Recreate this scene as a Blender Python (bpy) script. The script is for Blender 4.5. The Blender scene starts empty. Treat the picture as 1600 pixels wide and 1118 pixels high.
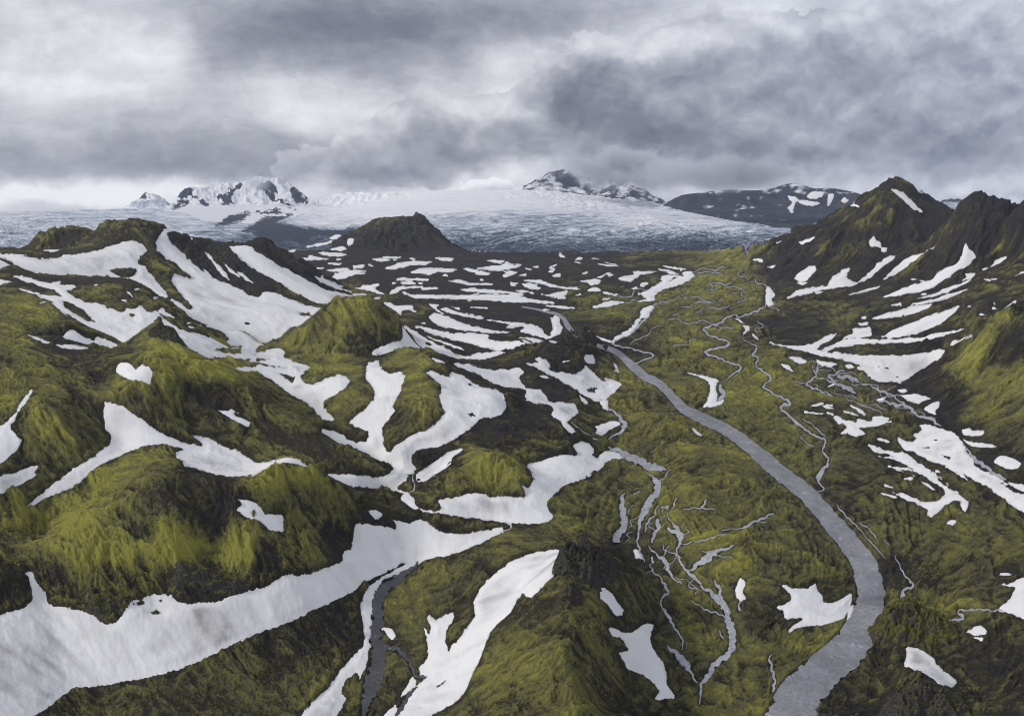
import bpy, math, random
import numpy as np

# ------------------------------------------------------------------ camera, sky, sun, exposure
scene = bpy.context.scene
H_CAM, PITCH, FOC = 300.0, math.radians(13.64), 1067.0        # drone height over the valley floor, pitch, focal length in photo pixels
cp, sp = math.cos(PITCH), math.sin(PITCH)
cam_data = bpy.data.cameras.new("camera")
cam = bpy.data.objects.new("camera", cam_data)
scene.collection.objects.link(cam)
cam.location = (0, 0, H_CAM)
cam.rotation_euler = (math.radians(90) - PITCH, 0, 0)
cam_data.sensor_width = 36.0
cam_data.lens = 36.0 * FOC / 1600.0
cam_data.clip_start, cam_data.clip_end = 1.0, 60000.0
scene.camera = cam
scene.view_settings.view_transform = 'Standard'
scene.view_settings.look = 'None'
scene.view_settings.gamma = 1.0
scene.view_settings.exposure = 0.5
scene.cycles.use_denoising = True
scene.cycles.filter_width = 1.0
scene.cycles.volume_step_rate = 0.25
scene.cycles.max_bounces = 4
scene.cycles.diffuse_bounces = 2
scene.cycles.glossy_bounces = 2
scene.cycles.volume_bounces = 1

SUN_EL, SUN_AZ = 33.0, -100.0          # degrees; azimuth from +Y (view direction), negative = from the left

class N:
    """a node socket with arithmetic"""
    tree = None
    def __init__(self, s): self.s = s
    @staticmethod
    def math(op, a, b=None, c=None, clamp=False):
        n = N.tree.nodes.new('ShaderNodeMath'); n.operation = op; n.use_clamp = clamp
        for i, v in enumerate((a, b, c)):
            if v is None: continue
            if isinstance(v, N): N.tree.links.new(v.s, n.inputs[i])
            else: n.inputs[i].default_value = float(v)
        return N(n.outputs[0])
    def __add__(self, o): return N.math('ADD', self, o)
    __radd__ = __add__
    def __sub__(self, o): return N.math('SUBTRACT', self, o)
    def __rsub__(self, o): return N.math('SUBTRACT', o, self)
    def __mul__(self, o): return N.math('MULTIPLY', self, o)
    __rmul__ = __mul__
    def __truediv__(self, o): return N.math('DIVIDE', self, o)
    def clamp(self): return N.math('ADD', self, 0.0, clamp=True)
    def step(self, a, b, lo=0.0, hi=1.0):
        n = N.tree.nodes.new('ShaderNodeMapRange'); n.interpolation_type = 'SMOOTHSTEP'
        N.tree.links.new(self.s, n.inputs['Value'])
        for k, v in (('From Min', a), ('From Max', b), ('To Min', lo), ('To Max', hi)): n.inputs[k].default_value = v
        return N(n.outputs['Result'])

def vec(x, y, z=0.0):
    n = N.tree.nodes.new('ShaderNodeCombineXYZ')
    for i, v in enumerate((x, y, z)):
        if isinstance(v, N): N.tree.links.new(v.s, n.inputs[i])
        else: n.inputs[i].default_value = v
    return n.outputs[0]

def noise(v, scale, detail=4.0, rough=0.55, lac=2.0, dist=0.0, dims='3D'):
    n = N.tree.nodes.new('ShaderNodeTexNoise'); n.noise_dimensions = dims
    if v is not None: N.tree.links.new(v, n.inputs['Vector'])
    n.inputs['Scale'].default_value = scale; n.inputs['Detail'].default_value = detail
    n.inputs['Roughness'].default_value = rough; n.inputs['Lacunarity'].default_value = lac
    n.inputs['Distortion'].default_value = dist
    return N(n.outputs[0])

def mix_col(f, a, b):
    n = N.tree.nodes.new('ShaderNodeMix'); n.data_type = 'RGBA'
    if isinstance(f, N): N.tree.links.new(f.s, n.inputs[0])
    else: n.inputs[0].default_value = f
    for i, v in ((6, a), (7, b)):
        if isinstance(v, (tuple, list)): n.inputs[i].default_value = (*v, 1)
        else: N.tree.links.new(v, n.inputs[i])
    return n.outputs[2]

def ramp(f, stops):
    n = N.tree.nodes.new('ShaderNodeValToRGB')
    cr = n.color_ramp
    cr.elements[0].position, cr.elements[0].color = stops[0][0], (*stops[0][1], 1)
    cr.elements[1].position, cr.elements[1].color = stops[1][0], (*stops[1][1], 1)
    for p, c in stops[2:]:
        e = cr.elements.new(p); e.color = (*c, 1)
    N.tree.links.new(f.s, n.inputs[0])
    return n.outputs[0]

def sky_pos(px, py):
    """photo pixel -> direction as (x/y, z/y)"""
    a, b = (px - 800) / FOC, (559 - py) / FOC
    dy = cp + b * sp
    return a / dy, (b * cp - sp) / dy

# clouds: soft veils (light or dark) and firmer heaps; x, y, half width, half height as seen from the drone, strength
VEILS = [(100, 60, 260, 60, .16), (180, 110, 120, 45, .30), (60, 30, 160, 40, .10), (215, 75, 60, 30, .20),
         (560, 40, 320, 55, -.34), (330, 95, 150, 42, -.26), (760, 5, 300, 40, -.22), (430, 70, 160, 40, -.10), (640, 95, 200, 30, -.08),
         (150, 255, 420, 26, -.26), (450, 250, 260, 30, -.20), (380, 215, 130, 16, -.12), (120, 215, 170, 30, -.06), (600, 270, 110, 26, -.24),
         (70, 302, 330, 22, .46), (330, 290, 160, 14, .26), (20, 312, 140, 14, .14), (560, 150, 170, 40, .14), (450, 170, 160, 25, .08), (800, 160, 60, 75, .32),
         (760, 285, 110, 18, .44), (820, 262, 60, 24, .16), (650, 292, 120, 10, .30), (985, 75, 130, 22, .34), (940, 55, 260, 30, .10), (880, 100, 70, 18, .18),
         (1250, 60, 260, 30, .10), (1460, 60, 140, 30, .02), (1400, 15, 260, 25, .05), (1550, 120, 120, 60, -.06),
         (1420, 295, 160, 20, .14), (1590, 290, 90, 22, .22), (1425, 267, 30, 12, .30), (1230, 285, 110, 12, .14), (1180, 250, 260, 36, -.04), (1570, 250, 120, 30, -.12), (1400, 120, 260, 90, .30), (1560, 60, 120, 80, .15), (1130, 150, 110, 60, .10), (930, 165, 110, 50, -.30), (1150, 235, 170, 30, -.25)]
HEAPS = [(690, 190, 75, 42, 1.0), (640, 235, 120, 34, .9), (590, 268, 110, 22, .9), (740, 215, 60, 30, .6), (850, 215, 70, 28, .9), (800, 215, 50, 22, .5), (900, 235, 90, 26, .7),
         (905, 145, 65, 36, 1.1), (980, 165, 130, 50, 1.1), (1080, 190, 170, 70, 1.0), (1010, 260, 140, 36, .9), (1200, 130, 180, 60, .9), (1120, 100, 120, 34, .7),
         (1330, 110, 200, 70, .9), (1480, 140, 180, 90, .9), (1260, 220, 260, 60, .9), (1500, 240, 220, 60, .8), (1580, 60, 120, 90, .6)]

def build_world():
    w = bpy.data.worlds.new("World"); scene.world = w; w.use_nodes = True
    t = w.node_tree; t.nodes.clear(); N.tree = t
    tc = t.nodes.new('ShaderNodeTexCoord')
    sep = t.nodes.new('ShaderNodeSeparateXYZ'); t.links.new(tc.outputs['Generated'], sep.inputs[0])
    dx, dy, dz = (N(sep.outputs[i]) for i in range(3))
    front = dy.step(.12, .35)
    dyc = N.math('MAXIMUM', dy, .12)
    U, V = dx / dyc, dz / dyc
    def flat(x, y, k): return vec(x + k * 7.3, y - k * 4.1)
    n2 = lambda v, *a, **k: noise(v, *a, dims='2D', **k)
    w1 = n2(flat(U, V * 1.5, .3), 3.2, 3, .5) - .5
    w2 = n2(flat(U, V * 1.5, 4.7), 3.2, 3, .5) - .5
    w3 = n2(flat(U, V * 1.3, 9.1), 13, 5, .6) - .5
    w4 = n2(flat(U, V * 1.3, 12.4), 13, 5, .6) - .5
    Uv, Vv = U + w1 * .22 + w3 * .07, V + w2 * .07 + w4 * .035
    Uh, Vh = U + w3 * .06, V + w4 * .05
    def gauss(UU, VV, px, py, rx, ry):
        x, y = sky_pos(px, py)
        kx, ky = 1 / (rx / FOC * 1.05), 1 / (ry / FOC * 1.05)
        a = N.math('MULTIPLY_ADD', UU, kx, -x * kx); b = N.math('MULTIPLY_ADD', VV, ky, -y * ky)
        r = N.math('MULTIPLY_ADD', a, a, b * b)
        return N.math('EXPONENT', r * -1.0)
    veil = None
    for px, py, rx, ry, s in VEILS:
        g = gauss(Uv, Vv, px, py, rx, ry) * s
        veil = g if veil is None else veil + g
    heap = None
    for px, py, rx, ry, s in HEAPS:
        g = gauss(Uh, Vh, px, py, rx, ry) * s
        heap = g if heap is None else heap + g
    # cauliflower puffs: two sizes of rounded cells, warped
    def puffs(dv):
        n = N.tree.nodes.new('ShaderNodeTexVoronoi'); n.voronoi_dimensions = '2D'; n.feature = 'SMOOTH_F1'; n.inputs['Scale'].default_value = 7.5
        n.inputs['Smoothness'].default_value = .35
        n.inputs['Detail'].default_value = 3.0; n.inputs['Roughness'].default_value = .55; n.normalize = True
        N.tree.links.new(flat(U + w3 * .05, V * 1.35 + w4 * .05 + dv, 1.7), n.inputs['Vector'])
        return 1.0 - N(n.outputs['Distance'])
    billow, billow2 = puffs(0.0), puffs(.028)
    soft = n2(flat(U, V * 1.5, 8.8), 5.5, 6, .6, dist=.3)
    wisp = n2(flat(U * .75, V * 2.8, 6.2), 6.5, 8, .64, dist=.25)
    fine = n2(flat(U, V * 1.4, 3.9), 30, 6, .62, dist=.4)
    lv = 0.64 + veil * 0.80 + (wisp - .5) * .36 + (soft - .5) * .45 + (fine - .5) * .16
    d = heap * 1.25 + (billow - .62) * 1.45 + (soft - .5) * .45 + (fine - .5) * .45
    edge = d.step(.48, .57)
    core = (heap + (soft - .5) * .6 + (billow - .62) * .35).step(.35, 1.9)
    rim = (billow - billow2) * .9
    lh = 0.635 - core * .31 + rim * 1.1 + (soft - .5) * .30 + (fine - .5) * .22 + veil * .35
    level = lv + (lh - lv) * edge * .88
    blue = U.step(-.1, .7)
    grey = ramp(level.clamp(), [(0.0, (.115, .125, .165)), (.25, (.21, .222, .28)), (.5, (.40, .41, .465)), (.75, (.66, .67, .71)), (1.0, (.93, .95, .97))])
    blu = ramp(level.clamp(), [(0.0, (.095, .11, .175)), (.25, (.185, .20, .285)), (.5, (.36, .38, .475)), (.75, (.62, .64, .72)), (1.0, (.9, .92, .97))])
    clouds = mix_col(blue, grey, blu)
    # out of view (overhead and behind): an even broken overcast
    over = noise(tc.outputs['Generated'], 2.0, 5, .6)
    even = ramp(over, [(.3, (.40, .42, .48)), (.7, (.72, .75, .82))])
    cover = mix_col(front, even, clouds)
    sky = t.nodes.new('ShaderNodeTexSky'); sky.sky_type = 'NISHITA'; sky.sun_disc = False
    sky.sun_elevation = math.radians(SUN_EL); sky.sun_rotation = math.radians(SUN_AZ)
    dim = t.nodes.new('ShaderNodeMix'); dim.data_type = 'RGBA'; dim.blend_type = 'MULTIPLY'; dim.inputs[0].default_value = 1
    t.links.new(sky.outputs[0], dim.inputs[6]); dim.inputs[7].default_value = (.1, .1, .1, 1)
    bg = t.nodes.new('ShaderNodeBackground'); bg.inputs['Strength'].default_value = 1.0
    t.links.new(mix_col(0.94, dim.outputs[2], cover), bg.inputs['Color']); bg.inputs['Strength'].default_value = .72
    out = t.nodes.new('ShaderNodeOutputWorld'); t.links.new(bg.outputs[0], out.inputs['Surface'])
    w.cycles.sampling_method = 'MANUAL'; w.cycles.sample_map_resolution = 512
build_world()

sun_data = bpy.data.lights.new("sun", 'SUN')
sun_data.energy, sun_data.angle, sun_data.color = 1.5, math.radians(10), (1.0, .96, .90)
sun = bpy.data.objects.new("sun", sun_data); scene.collection.objects.link(sun)
sun.rotation_euler = (math.radians(90 - SUN_EL), 0, math.radians(-SUN_AZ + 180))
sun.location = (-400, -100, 900)

QUALITY = 1.0   # terrain grid density
# ------------------------------------------------------------------ traced data
# zoom tiles the outlines were read in: name -> (x0, y0, scale to photo pixels)
TILES = {'A': (0, 230, .2505), 'B': (400, 230, .2505), 'C': (800, 230, .2505), 'D': (1200, 230, .2505),
         'E': (0, 480, .2505), 'F': (400, 480, .2505), 'G': (800, 480, .2505), 'H': (1200, 480, .2505),
         'I': (0, 730, .347), 'J': (400, 730, .347), 'K': (800, 730, .347), 'L': (1200, 730, .347),
         'N': (0, 0, 1.0)}
# snow: (label, outline, [holes])
SNOW = [
("huge dirty snowfield sweeping across the bottom left below the bright mossy foreground hill",
 "N -60,963 0,961 14,955 38,949 51,938 49,910 40,895 50,893 57,910 71,928 77,945 121,952 149,961 153,969 167,976 180,973 196,954 208,938 222,935 236,929 267,928 271,935 288,945 312,940 340,940 364,929 400,921 421,914 445,898 480,898 504,890 534,877 537,862 549,858 553,831 556,818 573,818 598,821 619,827 620,820 612,811 622,813 639,817 657,810 678,824 695,831 719,834 747,831 787,822 785,831 747,850 705,867 664,874 640,882 636,880 632,877 622,883 598,895 567,909 553,924 521,940 487,954 452,973 400,989 361,1008 312,1032 278,1046 229,1058 149,1072 114,1075 97,1087 69,1108 49,1120 40,1140 -60,1140",
 ["I 590,615 640,602 655,608 620,625", "I 655,650 720,648 728,656 690,660", "I 690,598 730,595 728,604"]),
("long narrow snowbank along the left bank of the dark gravelly brook",
 "N 655,876 640,888 620,897 601,903 584,926 582,945 579,969 577,990 577,1008 573,1035 563,1063 558,1049 539,1063 532,1084 542,1091 535,1101 525,1120 520,1135 460,1135 469,1118 483,1101 511,1077 525,1056 549,1028 567,1008 570,994 565,966 565,945 568,929 580,914 594,903 612,893 629,883", []),
("broad forked snowfield running down to the bottom edge left of the central crag",
 "N 878,857 879,886 859,903 842,924 828,935 817,928 807,938 800,954 782,969 764,990 754,1018 743,1042 726,1080 712,1098 671,1118 655,1135 608,1135 622,1118 643,1084 657,1067 669,1056 657,1053 653,1042 664,1035 671,1021 667,1001 662,980 671,990 674,978 667,966 671,959 681,969 709,954 711,961 697,983 695,1004 700,1018 712,1004 733,976 743,962 740,938 750,921 768,900 789,883 800,876 835,863",
 ["J 815,990 855,955 858,962 830,985"]),
("thin snow sliver beside the small side channel at the bottom of the brook",
 "N 645,1056 652,1065 639,1080 625,1089 632,1077", []),
("small snow wedge at the bottom edge between brook and forked snowfield",
 "N 598,1130 600,1116 619,1099 621,1106 612,1130", []),
("small ragged snow patch on moss just right of the dark gravelly brook",
 "N 598,980 612,981 619,994 612,1001 605,992", []),
("forked snow tongue filling the gully behind the mossy foreground hill, thin tail leftward",
 "N 163,628 173,630 193,635 213,650 238,668 265,683 288,692 321,699 298,678 311,683 326,682 343,695 363,704 368,702 400,723 420,723 440,715 442,707 458,713 475,724 481,730 465,724 445,722 425,728 400,741 391,742 361,745 326,739 311,732 285,727 288,720 273,714 275,707 287,702 273,697 255,694 235,695 208,703 180,714 160,724 140,739 128,751 104,765 69,780 42,795 52,782 80,759 114,733 140,718 160,703 173,693 173,683 165,668 163,650", []),
("snow chute with a thin upper tip on the left edge above a darker mossy spur",
 "N -60,690 0,667 10,659 25,645 35,625 49,609 50,615 41,628 27,645 15,670 25,677 33,690 25,703 10,718 0,724 -60,755", []),
("flat snow shelf on the left edge below the snow chute",
 "N -60,770 -60,750 0,744 20,740 45,729 60,727 55,738 57,744 43,752 27,760 0,773 -60,800", []),
("heart shaped snow patch on the bright green hillside below the pointed rocky top",
 "N 181,577 184,570 191,566 200,567 207,572 212,579 217,573 224,570 233,573 238,581 237,590 234,601 222,598 208,595 194,590 184,584", []),
("small streaky snow patch on the brown right flank of the heart snow hill",
 "N 339,639 356,643 361,638 376,647 363,644 368,650 391,660 388,667 371,660 358,653 348,645", []),
("broken ring of snow near the top of the mossy foreground hill",
 "N 371,780 385,782 400,784 410,796 414,804 428,803 442,804 443,818 442,832 421,827 405,813 392,811 368,798 373,791 385,792", ["N 392,800 398,797 400,804 395,807"]),
("tiny snow remnant on the brown right end of the foreground hill",
 "N 577,796 587,796 598,803 589,810 579,803", []),
("forked snow drift with a rounded right lobe left of two moss mounds",
 "F 0,290 80,265 140,255 180,280 165,315 240,340 300,360 345,378 300,400 270,440 300,475 360,485 430,450 520,418 560,430 585,460 560,500 500,540 430,580 420,620 450,660 485,690 488,712 420,700 380,660 320,595 240,560 160,500 110,460 50,425 0,405 E 1500,400 1375,358 1500,378 1597,372 F 0,365 0,345 E 1550,335",
 ["F 0,345 100,362 190,378 100,372 0,358", "F 150,415 200,420 250,438 228,470 190,450", "F 0,318 90,322 40,335 0,338"]),
("large branching snowfield winding between the round moss mounds in the centre left",
 "F 690,350 765,328 770,370 830,418 900,400 932,430 900,520 870,580 850,620 868,650 800,730 780,760 795,820 800,880 830,915 880,860 960,805 1060,770 1140,710 1178,660 1160,610 1140,565 1155,520 1150,480 1100,440 1060,410 1090,398 1150,420 1200,440 1215,405 1290,425 1350,470 1390,495 1470,505 1540,540 1565,610 1540,660 1480,685 1400,690 1360,730 1330,760 1250,810 1150,870 1080,878 1010,890 970,930 970,970 1000,1000 985,1030 940,1045 J 690,35 675,65 635,85 640,100 690,115 710,140 720,170 760,190 800,196 798,206 750,200 690,175 650,145 660,120 600,105 500,92 430,85 370,60 315,30 F 560,1040 640,1045 760,1065 830,1040 862,1005 850,985 800,965 760,950 700,920 640,890 560,870 480,850 440,860 460,885 540,930 610,965 500,950 400,930 280,900 180,860 100,810 80,780 -10,710 60,715 130,750 200,790 330,820 390,800 420,757 540,790 570,825 620,840 690,840 705,800 700,770 640,750 570,725 610,690 690,625 740,570 750,530 720,480 685,450",
 ["F 1300,460 1360,490 1365,508 1320,480", "F 1320,660 1355,658 1370,675 1340,688"]),
("slim snow strip on dark gravel left of the bright green mound",
 "F 1000,1040 1060,1000 1120,960 1200,900 1310,875 1230,930 1200,990 1120,1040 1040,1090 1005,1080", []),
("wide snowfield with a hooked upper end wrapped round the bright green mound",
 "G 90,978 180,965 260,930 330,918 440,930 380,880 375,860 430,842 480,845 510,880 500,920 530,950 545,950 540,920 600,895 680,920 692,940 640,945 590,960 550,1010 480,1045 380,1095 K 400,0 340,45 250,75 200,110 150,165 190,230 130,253 60,253 0,250 J 1115,245 1030,235 920,220 802,206 804,196 850,188 810,150 880,140 960,120 1005,113 1060,135 1110,130 1153,133 K 60,135 45,80 75,92 100,60 85,10 G 145,1080 110,1020", []),
("sail shaped snow patch with a dark rocky eye below the brown river bend hill",
 "G 80,350 165,345 135,315 200,320 240,350 230,390 270,405 390,420 440,390 460,365 500,400 545,450 600,490 575,440 620,450 685,480 640,530 590,570 600,600 595,650 575,630 550,605 565,575 520,582 470,560 420,530 340,475 250,430 160,385",
 ["G 460,515 490,502 527,505 515,530 480,535"]),
("small triangular snow patch under the dark crag at the river bend",
 "G 455,300 500,300 520,330 515,360 480,355 450,335", []),
("short snow streak on the black slope dropping to the river bend",
 "G 630,345 650,360 660,385 670,415 635,400 650,390", []),
("long ribbon of snow stepping down the black slope towards the centre",
 "F 1300,385 1220,350 1330,355 1400,378 1480,392 1600,384 G 50,385 70,405 45,430 55,470 90,505 180,515 215,560 225,590 330,595 390,610 415,650 400,670 340,715 370,745 400,780 360,785 320,745 310,710 250,680 245,655 265,640 240,610 210,605 120,595 75,555 95,540 80,510 0,500 F 1500,480 1450,455 1390,415", []),
("small curved snow streak left of the dark knoll in the centre",
 "G 415,545 450,570 480,605 440,590", []),
("low snow patch curled round the green foot of the dark knoll",
 "G 515,790 545,745 520,745 600,715 660,708 680,730 640,745 600,765 560,805", []),
("tiny snow dash by the brook below the dark knoll",
 "G 487,812 545,832 520,830", []),
("short slanting snow streak in the ravine beside the wide river",
 "G 1100,738 1130,750 1185,800 1160,797", []),
("white crescent of snow round a small pond right of the wide river",
 "G 1085,405 1180,425 1245,440 1290,455 1275,490 1280,550 1275,590 1320,575 1310,600 1250,625 1185,625 1210,595 1235,540 1235,490 1220,460 1160,430", []),
("thin snow curl at the head of the eastern valley stream",
 "G 1390,70 1420,78 1445,95 1430,100", []),
("small hooked snow patch in the bend of the eastern valley stream",
 "G 1440,115 1480,120 1480,145 1440,165 1455,140", []),
("short snow dash just right of the hooked patch by the eastern stream",
 "G 1495,160 1530,185 1540,205 1500,180", []),
("long winding snow strip lining the bank of the looping tributary",
 "C 880,982 840,1000 800,1022 800,1062 770,1078 G 760,110 700,160 640,190 622,205 520,180 515,192 612,218 632,215 680,190 740,165 785,110 800,75 855,60 858,30 C 880,1000", []),
("angular snow drift with a bright zigzag edge where black plain meets green valley",
 "C 780,915 850,890 905,858 935,840 930,805 1000,795 1070,805 1060,780 1120,770 1135,800 1110,830 1040,860 950,885 900,910 890,935 895,955 850,965 780,960 840,950 820,930",
 ["C 985,835 1010,812 1040,808 1010,825"]),
("short white snow dash on green ground above the river bend",
 "G 462,160 500,145 530,142 490,160", []),
("pronged snow patch beside the upper river above the brown hill",
 "G 0,90 60,100 150,110 190,140 200,170 240,180 255,130 245,90 265,50 300,65 300,100 315,130 300,160 300,185 230,208 190,190 110,165 50,150 80,125 60,115 0,130 F 1560,125", []),
("wide curved snow apron behind the second row of mounds right of the green cone",
 "G 0,215 40,210 90,228 40,245 0,262 F 1500,265 1420,250 1300,215 1200,195 1100,165 980,110 1050,125 1150,150 1250,165 1350,160 1450,175 1450,195 1500,215", []),
("flat snow wedge just behind the brown hill at the river bend",
 "G 35,190 120,190 210,212 120,230 90,225", []),
("sickle shaped snowfield at the right foot of the green cone hill",
 "F 718,290 740,260 850,220 910,205 920,110 980,140 1050,190 1120,230 1200,260 1250,300 1340,300 1400,285 1530,270 1555,280 1500,305 1420,325 1300,325 1200,310 1130,300 1060,270 1020,255 950,252 890,258 840,280 780,290",
 ["F 1055,222 1090,218 1110,235 1080,240"]),
("thin snow streak just above the sickle shaped snowfield",
 "F 1060,178 1120,200 1200,225 1280,250 1300,270 1200,240 1130,215", []),
("small snow scrap on the moss ridge below the sickle snowfield",
 "F 1095,315 1140,325 1190,350 1120,345", []),
("bulging snow drift tapering right across black ground behind the green cone",
 "F 1075,65 1115,35 1200,60 1280,100 1380,125 1500,150 1597,158 1500,160 1380,154 1250,135 1180,125 1120,105", []),
("long thin snow streak above the bulging drift on black ground",
 "B 1145,1010 1190,1003 1280,1035 1430,1060 1400,1070 1300,1055 1190,1030", []),
("notched snow patch right behind the top of the green cone",
 "B 795,970 830,970 880,990 975,985 980,1010 910,1020 905,1050 880,1030 840,1000", []),
("short slanting snow dash behind the green cone",
 "B 1075,972 1145,985 1120,1000 1180,1045 1140,1030 1100,1000", []),
("very long level snow band along the front edge of the black plain",
 "B 945,925 1000,918 1280,925 1400,918 1597,920 C 130,948 260,965 265,975 130,968 0,965 B 1400,952 1200,945 1000,940", []),
("thin level snow line just above the very long band on the black plain",
 "B 1270,885 1340,880 1480,890 1600,903 1600,914 1405,905 1290,895", []),
("spear shaped snow patch in the middle of the black plain below the flat topped hill",
 "B 800,755 900,720 960,710 1105,712 1050,735 960,735 900,755 830,760", []),
("whale shaped snow patch in the middle of the black plain",
 "B 960,780 1000,762 1040,755 1140,755 1255,760 1220,780 1130,775 1080,795 1020,785", []),
("blunt snow patch left of the spear shaped patch on the black plain",
 "B 720,695 800,690 840,705 770,713", []),
("thin snow dash nearest the foot of the flat topped hill",
 "B 790,683 895,683 890,693 800,692", []),
("pale snow sliver at the left of the black plain above a ragged patch",
 "B 435,765 570,750 585,765 540,775 460,772", []),
("small oval snow patch on the left of the black plain",
 "B 605,740 680,730 670,750 610,758", []),
("ragged snow patch with a torn left edge on the left of the black plain",
 "B 450,820 500,795 530,780 600,765 695,768 620,795 560,815 500,825", []),
("forked snow streak on the black plain just above the black hollow by the cone",
 "B 605,880 700,860 760,848 770,860 720,870 790,910 800,918 740,905 690,885", []),
("Y shaped snow streak in the centre of the black plain",
 "B 830,918 850,890 900,868 1040,868 1030,876 920,882 860,915", []),
("thin curved snow dash right of the Y shaped streak",
 "B 1030,895 1060,875 1140,875 1130,884 1060,892", []),
("straight snow line above the Y shaped streak on the black plain",
 "B 875,825 900,815 1075,823 1070,832 880,832", []),
("stubby snow patch between straight line and Y shaped streak",
 "B 900,845 960,830 1000,850 920,857", []),
("small snow patch right of centre at the foot of the flat topped hill",
 "B 1110,685 1160,690 1235,690 1220,710 1160,710", []),
("thin stepped snow streak right of centre on the black plain",
 "B 1190,832 1270,828 1350,850 1480,848 1470,860 1330,857 1250,842", []),
("long flat snow patch slanting right from the whale shaped patch",
 "B 1290,758 1330,755 1460,785 1450,798 1390,795", []),
("hook ended snow patch on the right half of the black plain",
 "B 1365,755 1450,745 1540,735 1560,712 1600,732 C 60,733 40,750 0,757 B 1500,770", []),
("narrow snow lip above the hook ended patch",
 "B 1430,705 1500,703 1560,708 1520,727", []),
("wedge of snow below the hook ended patch on the black plain",
 "B 1540,800 1570,775 1600,772 C 35,780 0,795 B 1550,815", []),
("snow bar below the left shoulder of the flat topped hill",
 "B 380,655 500,658 570,668 520,682 420,674", []),
("kinked snow bar left of the black plain beside a low brown mound",
 "B 230,700 330,690 330,672 370,685 465,697 400,702 290,707", []),
("teardrop snow patch left of the flat topped hill",
 "B 460,635 540,615 570,635 530,648", []),
("little round snow patch on the left shoulder of the flat topped hill",
 "B 565,600 575,573 605,573 605,602 575,614", []),
("slender snow strip in the moraine left of the flat topped hill",
 "B 300,620 400,600 480,583 500,595 400,614 330,627", []),
("pale snow patch at the dark moraine edge behind the flat topped hill",
 "B 455,565 500,548 530,550 520,572 470,575", []),
("tiny snow dash at the far left of the moraine",
 "B 190,648 250,635 240,652", []),
("snow line along the lower end of the ridge running down to the black plain",
 "B 360,805 420,815 500,850 540,880 600,905 550,892 460,862 400,837", []),
("small level snow dash by the toe of the snowy ridge",
 "B 605,915 690,913 690,922 610,924", []),
("faint short snow dash at the upper left of the black plain",
 "B 475,732 535,720 530,732", []),
("long sinuous snow streak on the right half of the black plain",
 "C 60,828 170,826 230,850 300,870 430,883 400,892 250,872 180,852", []),
("short fat snow patch just below the sinuous streak",
 "C 60,850 110,845 185,882 140,887 80,872", []),
("winged snow patch near the right front of the black plain",
 "C 175,915 240,920 280,905 350,897 340,910 320,930 345,945 260,940", []),
("fish shaped snow patch standing alone on the right of the black plain",
 "C 420,835 480,830 530,818 555,830 540,855 490,865 470,840", []),
("thin snow dash below the fish shaped patch",
 "C 470,890 520,873 560,894 500,897", []),
("narrow snow dash right of and below the fish shaped patch",
 "C 560,905 640,913 600,922", []),
("small oval snow patch left of the fish shaped patch",
 "C 245,807 290,785 318,790 270,810", []),
("small slanting snow dash above the fish shaped patch",
 "C 558,804 590,783 620,783", []),
("open ended snow loop on the right of the black plain",
 "C 660,820 690,805 770,795 750,775 920,773 860,785 790,795 785,810 740,837 680,830", []),
("small arched snow patch inside the bend of the zigzag drift",
 "C 795,867 810,845 855,848 820,870", []),
("thin snow line at the far right of the black plain near the glacier",
 "C 525,725 680,743 600,744", []),
("faint snow line just above another at the far right of the black plain",
 "C 575,716 670,738 600,727", []),
("thin snow line on moss above the zigzag drift",
 "C 935,740 1000,745 1090,762 1050,767", []),
("short snow bar resting on top of the zigzag drift",
 "C 905,758 990,770 1050,797 980,787", []),
("small bright snow fleck at the glacier foot",
 "C 290,672 300,658 335,685 310,688", []),
("arrow shaped snow patch at the right front of the black plain",
 "C 490,1000 590,965 620,955 700,968 650,985 570,1002", []),
("thin snow strip left of the arrow shaped patch",
 "C 200,988 330,990 400,1005 300,1004", []),
("little snow dash on the right half of the black plain left of the oval patch",
 "C 30,799 90,788 85,802", []),
("little slanting snow dash at the upper right of the black plain",
 "C 230,747 280,728 270,742", []),
("tiny snow fleck between oval patch and slanting dash on the black plain",
 "C 435,790 460,778 475,783", []),
("thin pale snow line on black ground behind the upper river",
 "B 1430,1075 1600,1093 1600,1107 1500,1090", []),
("faint snow line on the moss strip in front of the black plain",
 "B 1325,998 1450,1000 1440,1008", []),
("short snow scrap on the moss strip behind the green cone",
 "B 1210,990 1270,1003 1270,1017", []),
("short snow line at the front right of the black plain",
 "C 20,893 60,890 110,900 60,907", []),
("blunt snow dash below the short line at the front right of the black plain",
 "C -20,903 70,913 70,927 -20,930", []),
("small snow dash on the black plain under the hook ended patch",
 "C -10,840 40,846 20,857 -10,857", []),
# right side
("slanting snow stripe just below the summit of the pointed peak",
 "D 765,262 800,265 850,290 900,340 970,400 960,410 900,380 840,330 810,305", []),
("tiny snow fleck on the right summit ridge of the pointed peak",
 "D 920,260 945,263 968,283 940,277", []),
("ragged snow patch in the middle of the pointed peak's face",
 "D 630,595 650,570 662,545 668,580 700,590 705,620 740,625 740,655 710,655 700,620 640,628", []),
("leaf shaped snow patch at the left foot of the pointed peak",
 "D 160,820 200,780 250,750 298,735 298,770 260,810 240,835 190,840", []),
("thin snow lip just below the leaf shaped patch under the pointed peak",
 "D 175,843 255,843 215,860", []),
("long wavy snowbank along the foot of the pointed peak",
 "D 115,945 165,910 170,895 240,880 340,870 375,860 390,820 440,790 470,765 505,755 505,780 480,810 520,830 550,845 600,810 650,770 690,720 760,680 800,668 790,690 720,740 680,780 620,820 540,860 440,875 340,890 240,910 190,925", []),
("slanting snow gully between the pointed peak and the dark twin peak",
 "D 710,830 770,770 820,720 870,690 940,670 1000,640 1110,590 1090,610 1000,660 930,700 870,745 800,790", []),
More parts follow.
